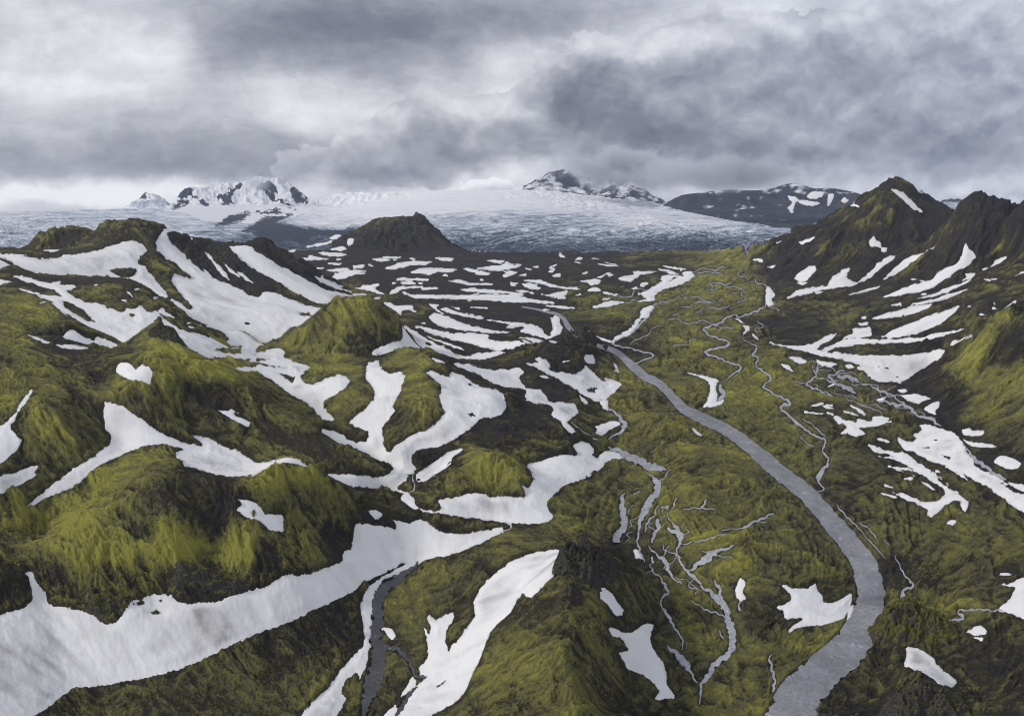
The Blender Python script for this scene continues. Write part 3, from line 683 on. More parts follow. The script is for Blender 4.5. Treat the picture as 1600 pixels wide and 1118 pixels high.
# colour of the ground: photo pixel, moss cover 0..1, yellowness 0..1
TINT = """205,360,.45,.2 100,360,.5,.3 280,370,.15,.1 300,430,.3,.2 400,420,.1,.1 450,400,.25,.2 250,440,.6,.4 500,440,.15,.1 200,450,.35,.2 300,500,.45,.2 60,440,.3,.2 50,480,.75,.5 150,500,.6,.4
100,550,.12,.1 20,540,.6,.5 50,590,.7,.5 130,590,.4,.3 250,520,.6,.4 280,560,.9,.9 340,580,.85,.8 330,620,.3,.1 220,640,.5,.3 150,580,.35,.2 200,600,.7,.7 70,670,.75,.6 120,650,.5,.4 30,740,.5,.3
100,710,.6,.4 420,640,.5,.3 480,700,.4,.2 550,740,.3,.2 330,660,.35,.2 400,690,.5,.4 240,740,.6,.5 170,790,.75,.7 120,830,.85,.8 60,850,.6,.5 200,820,.5,.3 280,780,.4,.2 330,800,.3,.1 280,860,.85,.85
370,860,.9,.95 180,860,.8,.85 180,930,.5,.4 300,910,.15,.1 420,880,.2,.1 450,850,.5,.4 450,740,.85,.8 500,800,.5,.3 540,840,.15,.1 650,800,.3,.2 30,910,.25,.2 20,940,.5,.4 230,900,.5,.5
450,980,.3,.2 350,1060,.55,.3 250,1090,.4,.2 450,1060,.45,.3 530,980,.15,.1 150,1110,.35,.2 550,480,.75,.6 500,510,.7,.5 600,500,.6,.4 570,540,.35,.2 620,520,.45,.3 530,570,.6,.5 650,560,.65,.5
520,620,.7,.5 640,630,.75,.55 630,680,.5,.2 700,570,.3,.2 740,570,.3,.2 780,570,.35,.2 850,520,.2,.05 880,540,.2,.05 780,680,.08,.1 850,640,.08,.1 830,590,.12,.1 880,700,.2,.2 760,720,.9,.85 720,750,.5,.4
690,720,.08,.1 690,760,.5,.4 900,660,.4,.3 660,530,.03,.1 720,500,.03,.1 760,540,.1,.1 1000,600,.7,.45 1080,560,.7,.5 1100,450,.65,.5 1050,420,.35,.2 1000,400,.3,.2 1160,420,.6,.4 1170,470,.65,.5
1050,480,.7,.5 950,470,.6,.4 970,540,.2,.1 900,470,.4,.3 1040,660,.7,.5 950,690,.6,.4 1000,640,.75,.5 1080,740,.7,.5 1150,800,.65,.45 1250,700,.7,.45 1200,600,.75,.5 1300,600,.65,.4 1250,880,.6,.4
1120,700,.6,.4 1180,620,.7,.5 960,800,.55,.4 900,790,.6,.4 850,840,.5,.4 1080,830,.75,.6 1150,900,.65,.5 1100,980,.7,.5 1000,930,.4,.2 1040,1050,.4,.2 1150,1080,.6,.5 1290,1010,.8,.6 1230,950,.4,.2
950,870,.25,.1 880,940,.5,.4 850,1040,.6,.5 900,1090,.65,.5 960,1000,.35,.2 980,1080,.25,.1 800,1090,.5,.4 760,960,.5,.3 640,960,.65,.4 720,930,.5,.3 660,1060,.5,.3 800,840,.5,.3 600,1060,.5,.3
1390,320,.35,.25 1340,370,.45,.35 1440,330,.25,.2 1420,380,.3,.2 1300,400,.45,.35 1250,370,.15,.1 1370,430,.12,.1 1480,340,.05,.05 1540,330,.03,.05 1500,400,.08,.1 1460,400,.4,.3 1560,420,.4,.3 1590,330,.2,.2 1600,380,.12,.1 1570,360,.1,.1
1450,440,.4,.3 1550,440,.4,.3 1300,480,.45,.25 1400,500,.3,.2 1240,510,.05,.1 1300,460,.15,.1 1450,540,.15,.1 1550,480,.1,.1 1560,510,.55,.45 1430,590,.03,.05 1500,560,.65,.5 1560,600,.75,.6 1540,640,.65,.5
1590,550,.3,.2 1480,640,.08,.1 1590,680,.5,.3 1560,720,.2,.1 1300,680,.4,.3 1350,720,.3,.2 1450,720,.3,.2 1350,640,.6,.4 1380,780,.45,.3 1480,830,.6,.45 1550,780,.5,.35 1400,850,.5,.35 1450,900,.4,.3
1530,900,.5,.35 1580,850,.5,.35 1410,900,.12,.1 1500,960,.5,.4 1430,965,.85,.7 1470,1000,.3,.2 1560,1040,.25,.1 1380,1040,.45,.3 1440,1090,.15,.1 1560,1100,.35,.2 1340,1090,.25,.15
600,420,0,0 750,430,0,0 850,420,.02,0 950,430,.02,0 500,400,0,0 900,395,.1,.1 820,460,.05,.1 700,455,.04,0 640,478,.25,.2 640,360,.22,.1 600,380,.15,.1 570,350,.35,.2 700,390,.05,0 450,370,0,0
1220,430,.05,0 1200,480,.3,.2 560,400,0,0 800,400,.02,0"""
# far mountains: dark rock showing through snow
ROCK = ["A 1100,330 1150,275 1200,272 1190,310 1140,332", "A 1350,320 1420,300 1480,245 1512,248 1450,290 1440,320 1455,357 1410,357", "B 8,288 40,240 100,240 132,292 90,275 40,272",
 "B 60,268 132,330 245,387 160,350 100,332", "B 215,258 250,270 290,310 332,352 260,350 230,312", "A 1240,335 1300,360 1280,365", "A 1075,388 1130,340 1230,320 1180,345 1110,377",
 "A 1350,487 1430,430 1560,408 1500,460 1380,490", "B 0,470 60,440 225,422 130,470 300,510 450,525 530,525 600,520 620,560 450,547 350,535 300,600 200,560 100,600 0,540",
 "A 1520,520 1600,480 1600,530", "B 0,400 80,410 120,385 160,410 40,412", "A 865,318 905,280 918,318", "A 970,278 985,275 990,292"]

# thin threads of water on the valley flats: start, length, direction (screen, degrees turned below)
RILLS = [(x, y, l, math.radians(a)) for x, y, l, a in [(1080,425,60,-20),(1020,450,70,150),(1060,462,60,20),(1100,450,50,-30),(1120,470,60,160),(1150,425,40,60),(1165,455,50,100),(1085,485,60,-15),
 (1040,500,70,10),(1105,505,50,30),(1090,530,50,140),(1190,500,50,100),(1205,470,40,80),(1130,445,40,30),(1000,470,40,170),(1040,430,50,15),
 (1245,560,70,40),(1290,575,60,30),(1330,595,70,35),(1360,610,70,30),(1300,610,60,40),(1270,600,50,60),(1390,630,60,40),(1340,630,50,20),(1420,640,50,40),
 (1000,800,60,110),(1015,815,60,80),(1040,790,60,100),(1030,850,60,60),(1060,870,50,120),(1075,820,60,100),(1060,900,60,60),(1095,860,60,30),(1020,880,40,100),(1130,830,80,-30),(985,830,40,100),(1080,905,60,80)]]
# ------------------------------------------------------------------ numpy tools
rng = np.random.RandomState(7)
PERM = rng.permutation(65536).astype(np.int64)
def _hash(ix, iy, seed):
    return PERM[(PERM[(ix + seed * 7919) & 65535] + iy) & 65535]
def perlin(x, y, seed=0):
    ix, iy = np.floor(x).astype(np.int64), np.floor(y).astype(np.int64)
    fx, fy = (x - ix).astype(np.float32), (y - iy).astype(np.float32)
    u, v = fx * fx * fx * (fx * (fx * 6 - 15) + 10), fy * fy * fy * (fy * (fy * 6 - 15) + 10)
    def g(ax, ay, bx, by):
        a = _hash(ax, ay, seed).astype(np.float32) * np.float32(2 * np.pi / 65536)
        return np.cos(a) * bx + np.sin(a) * by
    n00, n10 = g(ix, iy, fx, fy), g(ix + 1, iy, fx - 1, fy)
    n01, n11 = g(ix, iy + 1, fx, fy - 1), g(ix + 1, iy + 1, fx - 1, fy - 1)
    a, b = n00 + u * (n10 - n00), n01 + u * (n11 - n01)
    return (a + v * (b - a)) * 1.5
def fbm(x, y, octs, seed=0, gain=.5, ridged=False):
    t, amp, f, tot = np.zeros(np.shape(x), np.float32), 1.0, 1.0, 0.0
    for o in range(octs):
        n = perlin(x * f + 17.3 * o, y * f - 9.1 * o, seed + o)
        t += amp * ((1 - 2 * np.abs(n)) if ridged else n)
        tot += amp; amp *= gain; f *= 2.03
    return t / tot
def sstep(x, a, b):
    t = np.clip((x - a) / (b - a), 0, 1)
    return t * t * (3 - 2 * t)

def outline(text):
    """'A 1,2 3,4 B 5,6' -> photo pixels"""
    tile, pts = 'N', []
    for w in text.split():
        if w in TILES: tile = w; continue
        x, y = map(float, w.split(','))
        x0, y0, k = TILES[tile]
        pts.append((x0 + x * k, y0 + y * k))
    return np.array(pts)

def rounded(p):
    a, b = p * .87 + np.roll(p, -1, 0) * .13, p * .13 + np.roll(p, -1, 0) * .87
    return np.stack([a, b], 1).reshape(-1, 2)

def pixel_dir(px, py):
    a, b = (np.asarray(px, float) - 800) / FOC, (559 - np.asarray(py, float)) / FOC
    return a, cp + b * sp, b * cp - sp
def project(x, y, z):
    dz = z - H_CAM
    f = y * cp - dz * sp
    return 800 + FOC * x / f, 559 - FOC * (y * sp + dz * cp) / f

# ------------------------------------------------------------------ terrain: smooth land through the measured points
def ctrl_point(tok):
    x, y, v = tok.split(',')
    dx, dy, dz = pixel_dir(float(x), float(y))
    t = float(v[1:]) / dy if v[0] == 'd' else (float(v) - H_CAM) / dz
    return dx * t, dy * t, H_CAM + dz * t
pts = [ctrl_point(t) for t in CTRL.split()]
for text, fall in CREST:
    c = np.array([ctrl_point(t) for t in text.split()])
    for i in range(len(c) - 1):
        for k in ((0, .5) if i < len(c) - 2 else (0, .5, 1)):
            p = c[i] * (1 - k) + c[i + 1] * k
            pts.append(tuple(p))
            r = np.hypot(p[0], p[1])
            for m in (.022, .07):
                q = p * (1 + m); q[2] = max(p[2] - r * m * fall * .9, -20 if p[1] < 6500 else -400)
                if fall > .05: pts.append(tuple(q))
for s, y, z in WORLD_CTRL: pts.append((s * y, y, z))
pts = np.array(pts)
P = np.stack([pts[:, 0] / pts[:, 1], np.log(pts[:, 1])], 1)
hz = pts[:, 2] / pts[:, 1]                       # heights relative to distance keep the fit even from near to far
keep = []
for i in range(len(P)):                          # drop near duplicates
    if all((P[i, 0] - P[j, 0]) ** 2 + (P[i, 1] - P[j, 1]) ** 2 > .006 ** 2 for j in keep): keep.append(i)
P, hz = P[keep], hz[keep]
C2 = .006 ** 2
A = np.sqrt(((P[:, None] - P[None]) ** 2).sum(-1) + C2)
n = len(P)
M = np.zeros((n + 3, n + 3)); M[:n, :n] = A - np.eye(n) * 2e-3
M[:n, n] = M[n, :n] = 1; M[:n, n + 1:] = P; M[n + 1:, :n] = P.T
wts = np.linalg.solve(M, np.concatenate([hz, np.zeros(3)]))

NS, NL = int(1600 * QUALITY), int(1500 * QUALITY)
S0, S1, L0, L1 = -1.12, 1.12, math.log(135.0), math.log(12500.0)
sv, lv_ = np.linspace(S0, S1, NS), np.linspace(L0, L1, NL)
def coarse_eval(fn, step):
    cs, cl = np.linspace(S0, S1, NS // step), np.linspace(L0, L1, NL // step)
    return upsample(fn(cs, cl))
def upsample(c):
    """Catmull-Rom from a coarse grid to the full grid (rows = distance, columns = bearing)"""
    def axis(a, nn):
        m = a.shape[0]
        t = np.linspace(0, m - 1, nn); i = np.minimum(t.astype(int), m - 2); f = (t - i)[:, None]
        g = lambda k: a[np.clip(i + k, 0, m - 1)]
        p0, p1, p2, p3 = g(-1), g(0), g(1), g(2)
        return p1 + .5 * f * (p2 - p0 + f * (2 * p0 - 5 * p1 + 4 * p2 - p3 + f * (3 * (p1 - p2) + p3 - p0)))
    return axis(axis(c, NL).T, NS).T
def rbf_grid(cs, cl):
    out = np.zeros((len(cl), len(cs)))
    for j, l in enumerate(cl):
        d = np.sqrt((cs[:, None] - P[None, :, 0]) ** 2 + (l - P[None, :, 1]) ** 2 + C2)
        out[j] = d @ wts[:n] + wts[n] + wts[n + 1] * cs + wts[n + 2] * l
    return out
hs = coarse_eval(rbf_grid, 4).astype(np.float64)
Sg, Lg = np.meshgrid(sv, lv_)
Yg = np.exp(Lg); Xg = Sg * Yg
Z0 = hs * Yg                                       # smooth land, metres

# which points the drone sees, and where
def visible(Z):
    tan_el = (Z - H_CAM) / Yg
    run = np.maximum.accumulate(tan_el, axis=0)
    vis = tan_el >= run - 1e-9
    idx = np.where(vis, np.arange(NL)[:, None], 0)
    last = np.maximum.accumulate(idx, axis=0)
    return vis, last
VIS, LAST = visible(Z0)
PX, PY = project(Xg, Yg, Z0)
NEAR = VIS | ((np.arange(NL)[:, None] - LAST) <= max(2, int(7 * QUALITY)))   # seen, or just over a crest
DEPTH = Yg * cp - (Z0 - H_CAM) * sp
MPP = DEPTH / FOC                                  # metres per photo pixel

def ground_hit(px, py, Z=None):
    """first meeting of the sight line with the land"""
    Z = Z0 if Z is None else Z
    dx, dy, dz = pixel_dir(px, py)
    s = dx / dy
    col = np.clip((s - S0) / (S1 - S0) * (NS - 1), 0, NS - 1.001); c0 = col.astype(int); cf = col - c0
    prof = Z[:, c0] * (1 - cf) + Z[:, c0 + 1] * cf
    el = (prof - H_CAM) / np.exp(lv_)[:, None]
    hit = el >= (dz / dy)[None]
    r = np.argmax(hit, axis=0); r = np.where(hit.any(0), r, NL - 1); r = np.maximum(r, 1)
    k = np.arange(len(s))
    e0, e1 = el[r - 1, k], el[r, k]
    f = np.clip(((dz / dy) - e0) / np.maximum(e1 - e0, 1e-9), 0, 1)
    y = np.exp(lv_[r - 1] * (1 - f) + lv_[r] * f)
    return s * y, y, prof[r - 1, k] * (1 - f) + prof[r, k] * f

NSX, NSY = Sg * 1.0, Lg * 1.0                      # self-similar noise coordinates (isotropic on the ground)

def poly_sdf(poly, margin):
    """signed distance in photo pixels (positive inside) for grid points near the outline"""
    x0, y0 = poly.min(0) - margin; x1, y1 = poly.max(0) + margin
    sel = NEAR & (PX > x0) & (PX < x1) & (PY > y0) & (PY < y1)
    jj, ii = np.nonzero(sel)
    if len(jj) == 0: return jj, ii, np.zeros(0)
    x, y = PX[jj, ii], PY[jj, ii]
    d2 = np.full(len(x), 1e12); inside = np.zeros(len(x), bool)
    for k in range(len(poly)):
        ax, ay = poly[k]; bx, by = poly[(k + 1) % len(poly)]
        ex, ey = bx - ax, by - ay
        t = np.clip(((x - ax) * ex + (y - ay) * ey) / (ex * ex + ey * ey + 1e-9), 0, 1)
        d2 = np.minimum(d2, (x - ax - t * ex) ** 2 + (y - ay - t * ey) ** 2)
        if by != ay:
            c = ((ay > y) != (by > y)) & (x < (bx - ax) * (y - ay) / (by - ay) + ax)
            inside ^= c
    d = np.sqrt(d2)
    return jj, ii, np.where(inside, d, -d)

def smooth_path(p, w, step=2.0):
    """Catmull-Rom through the points, resampled; widths follow"""
    p = np.asarray(p, float); w = np.asarray(w, float)
    q, ww = [], []
    for i in range(len(p) - 1):
        p0, p1, p2, p3 = p[max(i - 1, 0)], p[i], p[i + 1], p[min(i + 2, len(p) - 1)]
        m = max(2, int(np.hypot(*(p2 - p1)) / step))
        t = (np.arange(m) / m)[:, None]
        q.append(p1 + .5 * t * (p2 - p0 + t * (2 * p0 - 5 * p1 + 4 * p2 - p3 + t * (3 * (p1 - p2) + p3 - p0))))
        ww.append(w[i] + (w[i + 1] - w[i]) * t[:, 0])
    q.append(p[-1:]); ww.append(w[-1:])
    q, ww = np.concatenate(q), np.concatenate(ww)
    return q, ww

# ---- snow cover on the grid
EDGE = fbm(NSX * 130, NSY * 62, 4, 31, .66)
EDGE2 = fbm(NSX * 45, NSY * 35, 3, 57, .5)
snow_sd = np.full((NL, NS), -60.0, np.float32)
snow_list = []
def flecks(label, boxes, seed):
    r = np.random.RandomState(seed)
    for x0, y0, x1, y1, n_ in boxes:
        for _ in range(n_):
            x, y = r.uniform(x0, x1), r.uniform(y0, y1)
            k = .5 + (y - 380) / 500
            a, b_ = r.uniform(3, 8) * k + 1.5, r.uniform(.8, 1.5) * k + .5
            sl_ = r.uniform(-.25, .25)
            th = np.linspace(0, 2 * np.pi, 9)[:-1]
            rr = r.uniform(.6, 1.3, 8)
            SNOW.append((label, 'N ' + ' '.join('%.2f,%.2f' % (x + a * math.cos(t) * q, y + b_ * math.sin(t) * q + a * math.cos(t) * q * sl_) for t, q in zip(th, rr)), []))
flecks("one of many tiny snow flecks strewn over the black plain", [(480, 398, 800, 470, 30), (800, 400, 1010, 470, 22)], 3)
flecks("one of many tiny snow flecks strewn over the right slope", [(1230, 420, 1560, 520, 12), (1260, 590, 1420, 690, 9), (1380, 680, 1500, 790, 6)], 4)
flecks("one of many tiny snow flecks strewn over the black ground around the mounds", [(640, 480, 870, 550, 12), (280, 490, 430, 560, 8), (60, 430, 250, 480, 6), (820, 560, 960, 640, 6)], 5)
for label, text, holes in SNOW:
    poly = rounded(outline(text))
    jj, ii, sd = poly_sdf(poly, 16)
    for h in holes:
        hp = outline(h)
        x, y = PX[jj, ii], PY[jj, ii]
        d2 = np.full(len(x), 1e12); ins = np.zeros(len(x), bool)
        for k in range(len(hp)):
            ax, ay = hp[k]; bx, by = hp[(k + 1) % len(hp)]
            ex, ey = bx - ax, by - ay
            t = np.clip(((x - ax) * ex + (y - ay) * ey) / (ex * ex + ey * ey + 1e-9), 0, 1)
            d2 = np.minimum(d2, (x - ax - t * ex) ** 2 + (y - ay - t * ey) ** 2)
            if by != ay: ins ^= ((ay > y) != (by > y)) & (x < (bx - ax) * (y - ay) / (by - ay) + ax)
        dh = np.sqrt(d2)
        sd = np.minimum(sd, np.where(ins, -dh, dh))
    size = math.sqrt(max(1.0, np.ptp(poly[:, 0]) * np.ptp(poly[:, 1])))
    rag = min(2.6, 1.4 + size / 90)
    sd = sd + EDGE[jj, ii] * rag * 1.5 + EDGE2[jj, ii] * rag * .7 + .45
    snow_sd[jj, ii] = np.maximum(snow_sd[jj, ii], sd)
    snow_list.append((label, jj, ii, sd.astype(np.float32)))
SNOWM = sstep(snow_sd, -5.0, 1.5)

# ---- water courses on the grid
water_sd = np.full((NL, NS), -60.0, np.float32)
water_list = []
for px_, py_, ln, dr in RILLS:                      # thin meandering threads on the flats
    t_ = np.linspace(0, 1, 9)
    ph_ = rng.uniform(0, 6.3); a_ = rng.uniform(.5, 1.0)
    xs = px_ + ln * (math.cos(dr) * t_ - (.16 if py_ < 760 else .08) * a_ * math.sin(dr) * np.sin(9 * t_ + ph_)) + rng.uniform(-.03, .03, 9) * ln
    ys = py_ + ln * .42 * (math.sin(dr) * t_ + (.16 if py_ < 760 else .08) * a_ * math.cos(dr) * np.sin(9 * t_ + ph_))
    WATER[-1][2].append(('N ' + ' '.join('%.1f,%.1f' % p_ for p_ in zip(xs, ys)), [.8] + list(rng.uniform(1.2, 2.6, 7)) + [.8]))
for name, label, runs in WATER:
    rr = []
    for text, wd in runs:
        p = outline(text)
        wd = np.interp(np.linspace(0, 1, len(p)), np.linspace(0, 1, len(wd)), wd)
        q, w = smooth_path(p, np.maximum(wd * (1.0 if name == 'river' or 'gravelly' in label else np.clip(.55 + wd * .07, .72, 1.1)), 1.1))
        rr.append((q, w))
        x0, y0 = q.min(0) - 40; x1, y1 = q.max(0) + 40
        sel = NEAR & (PX > x0) & (PX < x1) & (PY > y0) & (PY < y1)
        jj, ii = np.nonzero(sel)
        x, y = PX[jj, ii], PY[jj, ii]
        best = np.full(len(x), -60.0)
        stp = max(1, len(q) // 90)
        qq, wq = q[::stp], w[::stp]
        if len(q) % stp != 1: qq, wq = np.concatenate([qq, q[-1:]]), np.concatenate([wq, w[-1:]])
        for k in range(len(qq) - 1):
            a, b = qq[k], qq[k + 1]; e = b - a
            m = (x > min(a[0], b[0]) - 45) & (x < max(a[0], b[0]) + 45) & (y > min(a[1], b[1]) - 45) & (y < max(a[1], b[1]) + 45)
            xm, ym = x[m], y[m]
            t = np.clip(((xm - a[0]) * e[0] + (ym - a[1]) * e[1]) / (e @ e + 1e-9), 0, 1)
            d = np.hypot(xm - a[0] - t * e[0], ym - a[1] - t * e[1])
            best[m] = np.maximum(best[m], (wq[k] + t * (wq[k + 1] - wq[k])) / 2 - d)
        water_sd[jj, ii] = np.maximum(water_sd[jj, ii], best)
    water_list.append((name, label, rr))
WETM = sstep(water_sd, -6.0, -0.5)

# ---- colour of the ground
T = np.array([[float(v) for v in t.split(',')] for t in TINT.split()])
T[:, 2] *= np.where((T[:, 1] < 450) & ((T[:, 0] > 1210) | (T[:, 0] < 750)), .72, 1.0)
def tint_eval():
    step = 4
    out = []
    px, py = PX[::step, ::step], PY[::step, ::step]
    # points hidden from the drone take the colour of the crest in front of them
    wx, wy = fbm(NSX[::step, ::step] * 14, NSY[::step, ::step] * 14, 4, 71) * 34, fbm(NSX[::step, ::step] * 14, NSY[::step, ::step] * 14, 4, 83) * 26
    px, py = px + wx, py + wy
    num = np.zeros((2,) + px.shape, np.float32); den = np.zeros(px.shape, np.float32)
    for x, y, m, c in T:
        sc = 24 + max(0, y - 400) * .03
        d2 = ((px - x) ** 2 + ((py - y) * 1.35) ** 2) / sc ** 2
        w = 1 / (1 + d2) ** 2.4
        num[0] += w * m; num[1] += w * c; den += w
    return [upsample(num[k] / den) for k in (0, 1)]
MOSS, TONE = tint_eval()
MOSS = (MOSS - .36) * 1.35 + .37

# ---- relief: gullies, flutes and hummocks
gl_s = np.gradient(Z0, axis=1) / (np.gradient(Xg, axis=1)); gl_l = (np.gradient(Z0, axis=0) / np.gradient(Yg, axis=0))
SLOPE = np.hypot(gl_s, gl_l)
def streak(field, steps, h, along=False):
    """drag a noise field along the line of steepest descent (rills, runs of moss)"""
    ds, dl = (S1 - S0) / (NS - 1), (L1 - L0) / (NL - 1)
    mag = np.maximum(SLOPE, 1e-3)
    us, ul = (gl_s / mag / ds).astype(np.float32) * h, (gl_l / mag / dl).astype(np.float32) * h
    if along: us, ul = -(gl_l / mag / ds).astype(np.float32) * h, (gl_s / mag / dl).astype(np.float32) * h
    acc = field.astype(np.float32).copy(); cnt = 1
    for sg in (1, -1):
        fi, fj = np.tile(np.arange(NS, dtype=np.float32), (NL, 1)), np.tile(np.arange(NL, dtype=np.float32)[:, None], (1, NS))
        for k in range(steps):
            a, b = np.clip(fi + .5, 0, NS - 1).astype(np.int32), np.clip(fj + .5, 0, NL - 1).astype(np.int32)
            fi = fi + sg * us[b, a]; fj = fj + sg * ul[b, a]
            a, b = np.clip(fi + .5, 0, NS - 1).astype(np.int32), np.clip(fj + .5, 0, NL - 1).astype(np.int32)
            acc += field[b, a]; cnt += 1
    return acc / cnt
wz1, wz2 = fbm(NSX * 9, NSY * 9, 3, 5), fbm(NSX * 9, NSY * 9, 3, 15)
n_big = fbm(NSX * 11 + wz1 * 1.0, NSY * 11 + wz2 * 1.0, 6, 101, .5)
n_rdg = fbm(NSX * 20 + wz1 * 1.8, NSY * 20 + wz2 * 1.8, 5, 131, .52, ridged=True)
rill = streak(fbm(NSX * 95, NSY * 95, 3, 171, .6), 6, .0035)
rill = rill / (rill.std() + 1e-6)
rill2 = streak(fbm(NSX * 34, NSY * 34, 3, 181, .6), 8, .0075)
rill2 = rill2 / (rill2.std() + 1e-6)
ledge = streak(fbm(NSX * 60 + wz1 * 2, NSY * 60 + wz2 * 2, 4, 191, .62), 14, .005, True)
ledge = ledge / (ledge.std() + 1e-6)
n_fine = fbm(NSX * 210, NSY * 210, 3, 201, .6)
steep = sstep(SLOPE, .12, .5)
far = sstep(Yg, 3600, 6000)
flat = 1 - steep
FLUTE = n_rdg
valley = sstep(PX, 830, 960) * sstep(PY, 400, 480) * flat           # fluted green flats right of the centre
n_hum = fbm(NSX * 62 + wz1 * 3, NSY * 62 + wz2 * 3, 4, 211, .55, ridged=True) - .2
rough = sstep(fbm(NSX * 7, NSY * 7, 3, 251), -.25, .45)
DET = Yg * (n_big * (.004 + .009 * steep) + (n_rdg - .1) * (.0012 + .0045 * valley + .0055 * steep) + rill2 * .00055 * steep + rill * .0003 * (steep + .15)
            - np.abs(ledge) * .0026 * valley * (.35 + .9 * rough) + n_hum * (.0018 + .0026 * rough) * (1 - .45 * valley) + n_fine * .0018)
DET *= (1 - .85 * far) 
gully = np.exp(-(rill2 / .42) ** 2) * steep * (1 - .6 * far)
DET -= Yg * gully * .0013
quiet = np.clip(1 - .94 * SNOWM, 0, 1) * np.clip(1 - .95 * WETM, 0, 1)
plain = (1 - sstep(MOSS, .05, .25)) * flat
DET *= quiet * (1 - .55 * plain)
# mountains far away are craggy, the glacier is seamed with crevasses
crag = sstep(Yg, 6200, 7400) * sstep(SLOPE, .05, .25)
DET += crag * Yg * ((fbm(NSX * 42, NSY * 42, 5, 221, .55, ridged=True) - .2) * .0065)
dig = np.clip(water_sd * MPP * .5 + .3, -.2, 3.0) * (water_sd > -2)
Z = Z0 + DET - np.where(water_sd > -2, np.maximum(dig, 0), 0) * 1.0
bank = np.exp(-((water_sd + 3.0) / 2.0) ** 2) * np.minimum(MPP * 1.1, 1.2)
Z += bank * (1 - SNOWM)
ZS = Z0 + DET                                         # land without the dug channels

def normals_of(Zf):
    P3 = np.stack([Xg, Yg, Zf], -1)
    a, b = np.gradient(P3, axis=1), np.gradient(P3, axis=0)
    nn = np.cross(a, b); nn /= np.linalg.norm(nn, axis=-1, keepdims=True)
    return nn.astype(np.float32)

# ------------------------------------------------------------------ mesh builders
def link(o): scene.collection.objects.link(o); return o
def tag(o, label=None, category=None, kind=None, group=None):
    if label: o['label'] = label
    if category: o['category'] = category
    if kind: o['kind'] = kind
    if group: o['group'] = group
    return o
def mesh_from(name, verts, quads, mat, attrs=None, normals=None):
    me = bpy.data.meshes.new(name)
    nv, nq = len(verts), len(quads)
    me.vertices.add(nv); me.vertices.foreach_set('co', np.ascontiguousarray(verts, np.float32).ravel())
    me.loops.add(nq * 4); me.loops.foreach_set('vertex_index', np.ascontiguousarray(quads, np.int32).ravel())
    me.polygons.add(nq); me.polygons.foreach_set('loop_start', np.arange(0, nq * 4, 4, dtype=np.int32))
    me.polygons.foreach_set('loop_total', np.full(nq, 4, np.int32))
    me.update(calc_edges=True)
    me.polygons.foreach_set('use_smooth', np.ones(nq, bool))
    for k, v in (attrs or {}).items():
        a = me.attributes.new(k, 'FLOAT', 'POINT'); a.data.foreach_set('value', np.ascontiguousarray(v, np.float32))
    if normals is not None: me.normals_split_custom_set_from_vertices(normals)
    me.materials.append(mat)
    return link(bpy.data.objects.new(name, me))
def grid_object(name, cells, Zf, mat, attrs=None, normals=None, origin=None):
    """one mesh from a mask of grid cells"""
    cj, ci = np.nonzero(cells)
    q = np.stack([cj * NS + ci, cj * NS + ci + 1, (cj + 1) * NS + ci + 1, (cj + 1) * NS + ci], 1)
    used, inv = np.unique(q, return_inverse=True)
    q = inv.reshape(-1, 4)
    v = np.stack([Xg.ravel()[used], Yg.ravel()[used], Zf.ravel()[used]], 1)
    o0 = v.mean(0) if origin is None else np.array(origin)
    ob = mesh_from(name, v - o0, q, mat, {k: a.ravel()[used] for k, a in (attrs or {}).items()},
                   None if normals is None else normals.reshape(-1, 3)[used])
    ob.location = o0
    return ob
# ------------------------------------------------------------------ materials
def new_mat(name):
    m = bpy.data.materials.new(name); m.use_nodes = True
    t = m.node_tree; t.nodes.clear(); N.tree = t
    b = t.nodes.new('ShaderNodeBsdfPrincipled'); o = t.nodes.new('ShaderNodeOutputMaterial')
    t.links.new(b.outputs[0], o.inputs['Surface'])
    return m, t, b
def attr(name):
    a = N.tree.nodes.new('ShaderNodeAttribute'); a.attribute_name = name
    return N(a.outputs['Fac'])
def position():
    return N.tree.nodes.new('ShaderNodeNewGeometry').outputs['Position']
def bump(t, b, height, dist, strength=1.0):
    n = t.nodes.new('ShaderNodeBump'); n.inputs['Distance'].default_value = dist; n.inputs['Strength'].default_value = strength
    t.links.new(height.s, n.inputs['Height']); t.links.new(n.outputs[0], b.inputs['Normal'])

def ground_material():
    m, t, b = new_mat("moss_and_gravel")
    pos = position()
    moss, tone, wet = attr('moss'), attr('tone'), attr('wet')
    a, c, d = noise(pos, .035, 4, .6), noise(pos, .20, 6, .72), noise(pos, .8, 4, .75)
    m1 = (moss + (a - .5) * .35 + (c - .5) * .75 + (d - .5) * .60).clamp()
    gravel = ramp((a * .45 + c * .3 + d * .25), [(.25, (.018, .017, .018)), (.5, (.036, .034, .035)), (.75, (.068, .062, .058))])
    brown = ramp((c * .5 + d * .5), [(.3, (.033, .029, .020)), (.7, (.078, .068, .042))])
    tt = (tone + (c - .5) * .9 + (a - .5) * .4 + (d - .5) * .6).clamp()
    green = ramp(tt, [(0.0, (.050, .048, .030)), (.35, (.118, .113, .056)), (.7, (.215, .205, .066)), (1.0, (.37, .355, .075))])
    c1 = mix_col(m1.step(.06, .32), gravel, brown)
    c2 = mix_col(m1.step(.26, .62), c1, green)
    c3 = mix_col(wet, c2, mix_col(c.step(.3, .7), (.020, .019, .020), (.050, .046, .040)))
    t.links.new(c3, b.inputs['Base Color'])
    b.inputs['Roughness'].default_value = .95
    b.inputs['Specular IOR Level'].default_value = .15
    bump(t, b, c * 2.4 + d * 1.3, 1.2, 1.0)
    return m
